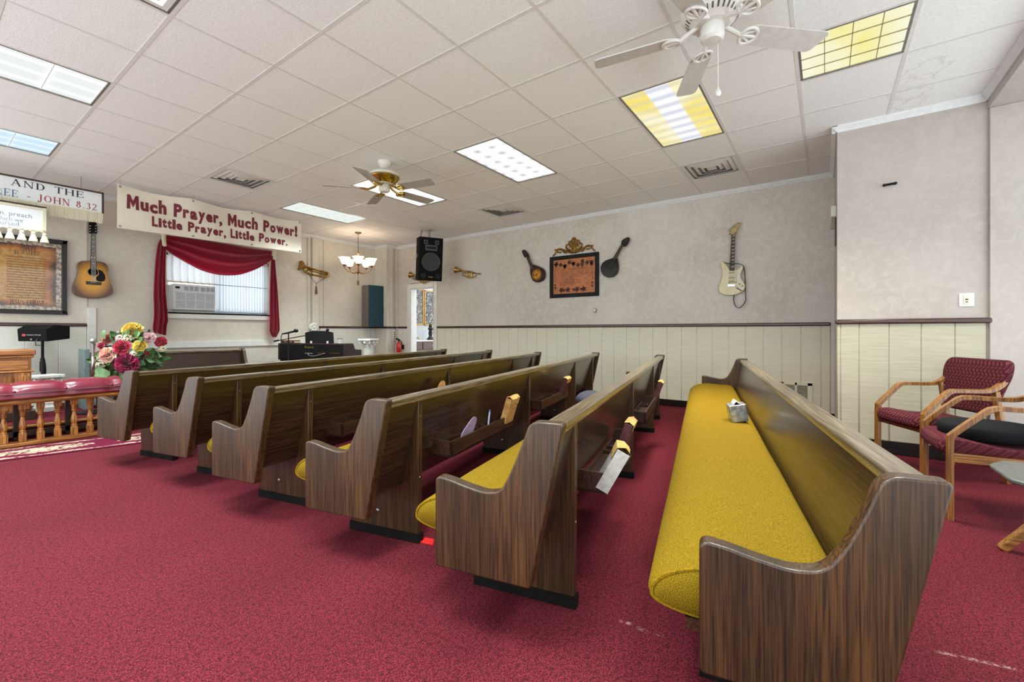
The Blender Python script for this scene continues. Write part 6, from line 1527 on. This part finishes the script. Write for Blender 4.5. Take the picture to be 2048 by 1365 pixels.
for (pa_, pb_, lab) in (((812, 579.0), (847.5, 650), 'photo collage board in an oak frame, half hidden by the door edge'), ((849, 580.5), (893, 652), 'photo collage board in an oak frame beside the first, through the doorway')):
    a, b_ = on_y(*pa_, YBk - .02), on_y(*pb_, YBk - .02); t = thing('photo_board', lab, 'picture', ((a.x + b_.x) / 2, YBk, b_.z), 0, 'photo collage boards behind the doorway'); hw, hh = (b_.x - a.x) / 2, a.z - b_.z
    hh = on_y(850, 580.5, YBk - .02).z - on_y(850, 651, YBk - .02).z
    MB().box(-hw + .02, hw - .02, -.012, -.004, .02, hh - .02).build('photos', m_photo, t)
    MB().box(-hw, hw, -.03, 0, 0, .03).box(-hw, hw, -.03, 0, hh - .03, hh).box(-hw, -hw + .03, -.03, 0, 0, hh).box(hw - .03, hw, -.03, 0, 0, hh).build('frame', m_yoak, t, bevel=.003)
zt_ = on_y(846, 681, 7.85).z; xl, xr = on_y(815, 680, 7.85).x, on_y(900, 680, 7.85).x
t = thing('base_cabinet', 'brown base cabinet with a white top in the room through the doorway', 'cabinet', (xl, 7.85, 0))
MB().box(0, xr - xl, 0, .44, 0, zt_ - .03).build('carcass', m_cabb, t)
MB().box(-.01, xr - xl, -.02, .44, zt_ - .03, zt_).build('countertop', m_white, t, bevel=.004)
xm = on_y(844.5, 680, 7.85).x - xl; h1 = on_y(846, 699, 7.85).z
for x0_, x1_ in ((xm - .42, xm - .015), (xm + .015, xm + .6)):
    dr = MB().box(x0_, x1_, -.018, 0, h1, zt_ - .05).build('drawer', m_cabb, t, bevel=.004)
    b = MB()
    for kk in (-.05, 0, .05): b.ball((x1_ - .30 + kk if x1_ < xm else x0_ + .35 + kk, -.026, (h1 + zt_ - .05) / 2), .012, (1, .8, 1), 8, 6)
    b.build('pulls', m_ivory, dr)
    MB().box(x0_, x1_, -.018, 0, .12, h1 - .03).build('door', m_cabb, t, bevel=.004)
dp_ = on_y(861, 677, 8.05); t = thing('statuette', 'dark bronze standing figure on the white countertop through the doorway', 'statuette', (dp_.x, 8.05, zt_))
hh = on_y(861, 651, 8.05).z - zt_; mdk = M('dark bronze', (30, 28, 28), (52, 46, 42), rough=.35, metal=.5)
bm_ = MB(); bm_.lathe([(0, 0), (.09, 0), (.10, .02), (.06, .06), (.04, hh * .25), (.055, hh * .45), (.04, hh * .62), (.065, hh * .78), (.05, hh * .86), (.02, hh * .9)], 16); bm_.ball((0, 0, hh * .95), .045, (1, 1, 1.2), 12, 8); bm_.tube([(.06, 0, hh * .8), (.09, -.02, hh * .6), (.05, -.05, hh * .5)], .016, 6); bm_.build('figure', mdk, t)
dp_ = on_y(828, 678, 8.05); t = thing('spiral_booklet', 'green and blue booklet standing on the white countertop through the doorway', 'book', (dp_.x, 8.05, zt_))
hh = on_y(828, 656, 8.05).z - zt_; MB().box(-.05, .05, -.01, .01, 0, hh).build('cover', M('green blue print', (60, 92, 60), (70, 100, 140), rough=.5, scale=14, lo=.45, hi=.55), t)

# ------------------------------------------------------------------ chairs by the front wall
def fabric(name, a, b_, c_):
    m, nt, b, N, L = nodes_of(name); q = NB(nt); v, x, y, z = q.xyz(); n = q.noise(v, 120, 2)
    wv = q.m('ADD', q.m('MULTIPLY', x, 70), q.m('MULTIPLY', q.m('SINE', q.m('MULTIPLY', q.m('ADD', y, z), 110)), .8)); st = q.m('SINE', q.m('MULTIPLY', wv, 3.0))
    w2 = q.m('SINE', q.m('MULTIPLY', q.m('ADD', y, z), 330)); p_ = q.m('MULTIPLY', q.step(q.m('ADD', st, q.m('MULTIPLY', w2, .5)), .2, 1.0), .8)
    c = q.mix(p_, q.mix(n, lin(a), lin(b_)), lin(c_)); L(c, b.inputs['Base Color']); b.inputs['Roughness'].default_value = .9; b.inputs['Specular IOR Level'].default_value = .15
    bp = N('ShaderNodeBump'); bp.inputs['Strength'].default_value = .4; bp.inputs['Distance'].default_value = .004; L(st, bp.inputs['Height']); L(bp.outputs[0], b.inputs['Normal']); return m
m_fab = fabric('maroon ribbed upholstery', (66, 20, 30), (82, 30, 40), (112, 62, 66))
m_ply = wood('oak bentwood', (92, 54, 20), (146, 96, 42), (172, 120, 60), 1, rough=.35, coat=.3, fine=110)
m_plyz = wood('oak bentwood upright', (92, 54, 20), (146, 96, 42), (172, 120, 60), 2, rough=.35, coat=.3, fine=110)
def armchair(label, x, y, rz, aw=.48):
    """local axes: x across, y toward the front of the chair"""
    t = thing('armchair', label, 'chair', (x, y, 0), rz, 'maroon bentwood armchairs')
    for sx in (-1, 1):
        X_ = sx * aw / 2
        pa = [(X_, .27, 0), (X_, .27, .30), (X_, .268, .46), (X_, .255, .495), (X_, .13, .625), (X_, .10, .648), (X_, .06, .655), (X_, -.10, .655), (X_, -.17, .665), (X_, -.23, .705), (X_, -.265, .765), (X_, -.275, .785)]
        MB().strip(smooth_open(pa, 4), .042, .026, (1, 0, 0)).build('arm', m_plyz, t, bevel=.006)
        MB().strip([(X_ * .96, -.20, .655), (X_ * .96, -.235, .40), (X_ * .96, -.27, 0)], .04, .03, (1, 0, 0)).build('rear_leg', m_plyz, t, bevel=.005)
        MB().box(X_ - .015, X_ + .015, -.22, .26, .335, .385).build('side_rail', m_ply, t, bevel=.004)
    MB().box(-aw / 2, aw / 2, .225, .25, .335, .38).box(-aw / 2, aw / 2, -.225, -.20, .335, .38).build('cross_rail', m_ply, t, bevel=.004)
    sw = aw / 2 - .012
    sp_ = [(.31, .41), (.295, .375), (.22, .365), (-.18, .345), (-.235, .36), (-.24, .40), (-.18, .425), (.05, .435), (.22, .462), (.29, .452)]
    sp_ = smooth_closed(sp_, 4); n = len(sp_); secs = [(-sw, .86), (-sw + .015, .95), (-sw + .05, 1), (0, 1.02), (sw - .05, 1), (sw - .015, .95), (sw, .86)]
    vs = [(sx_, .03 + (p[0] - .03) * k_, .405 + (p[1] - .405) * k_) for sx_, k_ in secs for p in sp_]
    fs = [(i * n + j, i * n + (j + 1) % n, (i + 1) * n + (j + 1) % n, (i + 1) * n + j) for i in range(len(secs) - 1) for j in range(n)] + [tuple(range(n)), tuple(range(len(vs) - n, len(vs)))]
    MB().add(vs, fs).build('seat', m_fab, t, sharp=1.4)
    ol = rounded([(-.19, 0), (.19, 0), (.235, .20), (.265, .29), (.25, .40), (-.25, .40), (-.265, .29), (-.235, .20)], [.06, .06, .04, .05, .09, .09, .05, .04], 5); n = len(ol)
    secs = [(-.032, .90), (-.024, .97), (-.008, 1), (.012, 1), (.026, .96), (.034, .88)]; vs = []
    for d_, k_ in secs:
        for p in ol:
            cx_, cz_ = p[0] * k_, .2 + (p[1] - .2) * k_; vs.append((cx_, -.215 - .22 * cz_ + d_ + .16 * cx_ * cx_ * 2, .475 + cz_))
    fs = [(i * n + j, i * n + (j + 1) % n, (i + 1) * n + (j + 1) % n, (i + 1) * n + j) for i in range(len(secs) - 1) for j in range(n)] + [tuple(range(n)), tuple(range(len(vs) - n, len(vs)))]
    MB().add(vs, fs).build('backrest', m_fab, t, sharp=1.4)
    return t
armchair('maroon armchair with an empty seat, close to the pale front wall', 4.62, -.70, .51, .46)
armchair('maroon armchair holding a round black cushion on its seat', 3.76, -.83, .08)
p = Vector((3.77, -.79, .455)); t = thing('round_seat_cushion', 'thick round black foam cushion on the maroon armchair seat', 'cushion', p)
MB().lathe([(0, 0), (.205, 0), (.22, .012), (.222, .062), (.21, .074), (0, .078)], 48).build('foam_body', M('black knit cover', (14, 15, 18), (24, 26, 29), spec=.15, rough=.85, scale=200, bump=.2), t, sharp=1.2)
# grey seated chair nearer the camera
t = thing('plywood_chair', 'grey seated chair with slanted oak legs at the edge of the photo', 'chair', (2.93, -.90, 0))
m_gseat = M('grey laminate seat', (84, 85, 82), (98, 99, 95), rough=.35, scale=50)
sp_ = rounded([(-.25, -.28), (.26, -.30), (.20, .20), (.08, .27), (-.20, .26)], [.06, .06, .03, .03, .05], 5)
MB().prism(sp_, .432, .452).build('seat', m_gseat, t, bevel=.006)
for X_ in (.245, -.19):
    MB().strip([(X_, .19, .0), (X_, .17, .03), (X_, -.10, .40), (X_, -.12, .43)], .05, .035, (1, 0, 0)).build('front_leg', m_ply, t, bevel=.006)
    MB().strip([(X_, -.45, .0), (X_, -.30, .43)], .05, .035, (1, 0, 0)).build('rear_leg', m_ply, t, bevel=.006)
MB().strip([(0, -.28, .45), (0, -.36, .62), (0, -.40, .82)], .40, .02, (1, 0, 0)).build('backrest', m_gseat, t, bevel=.006)
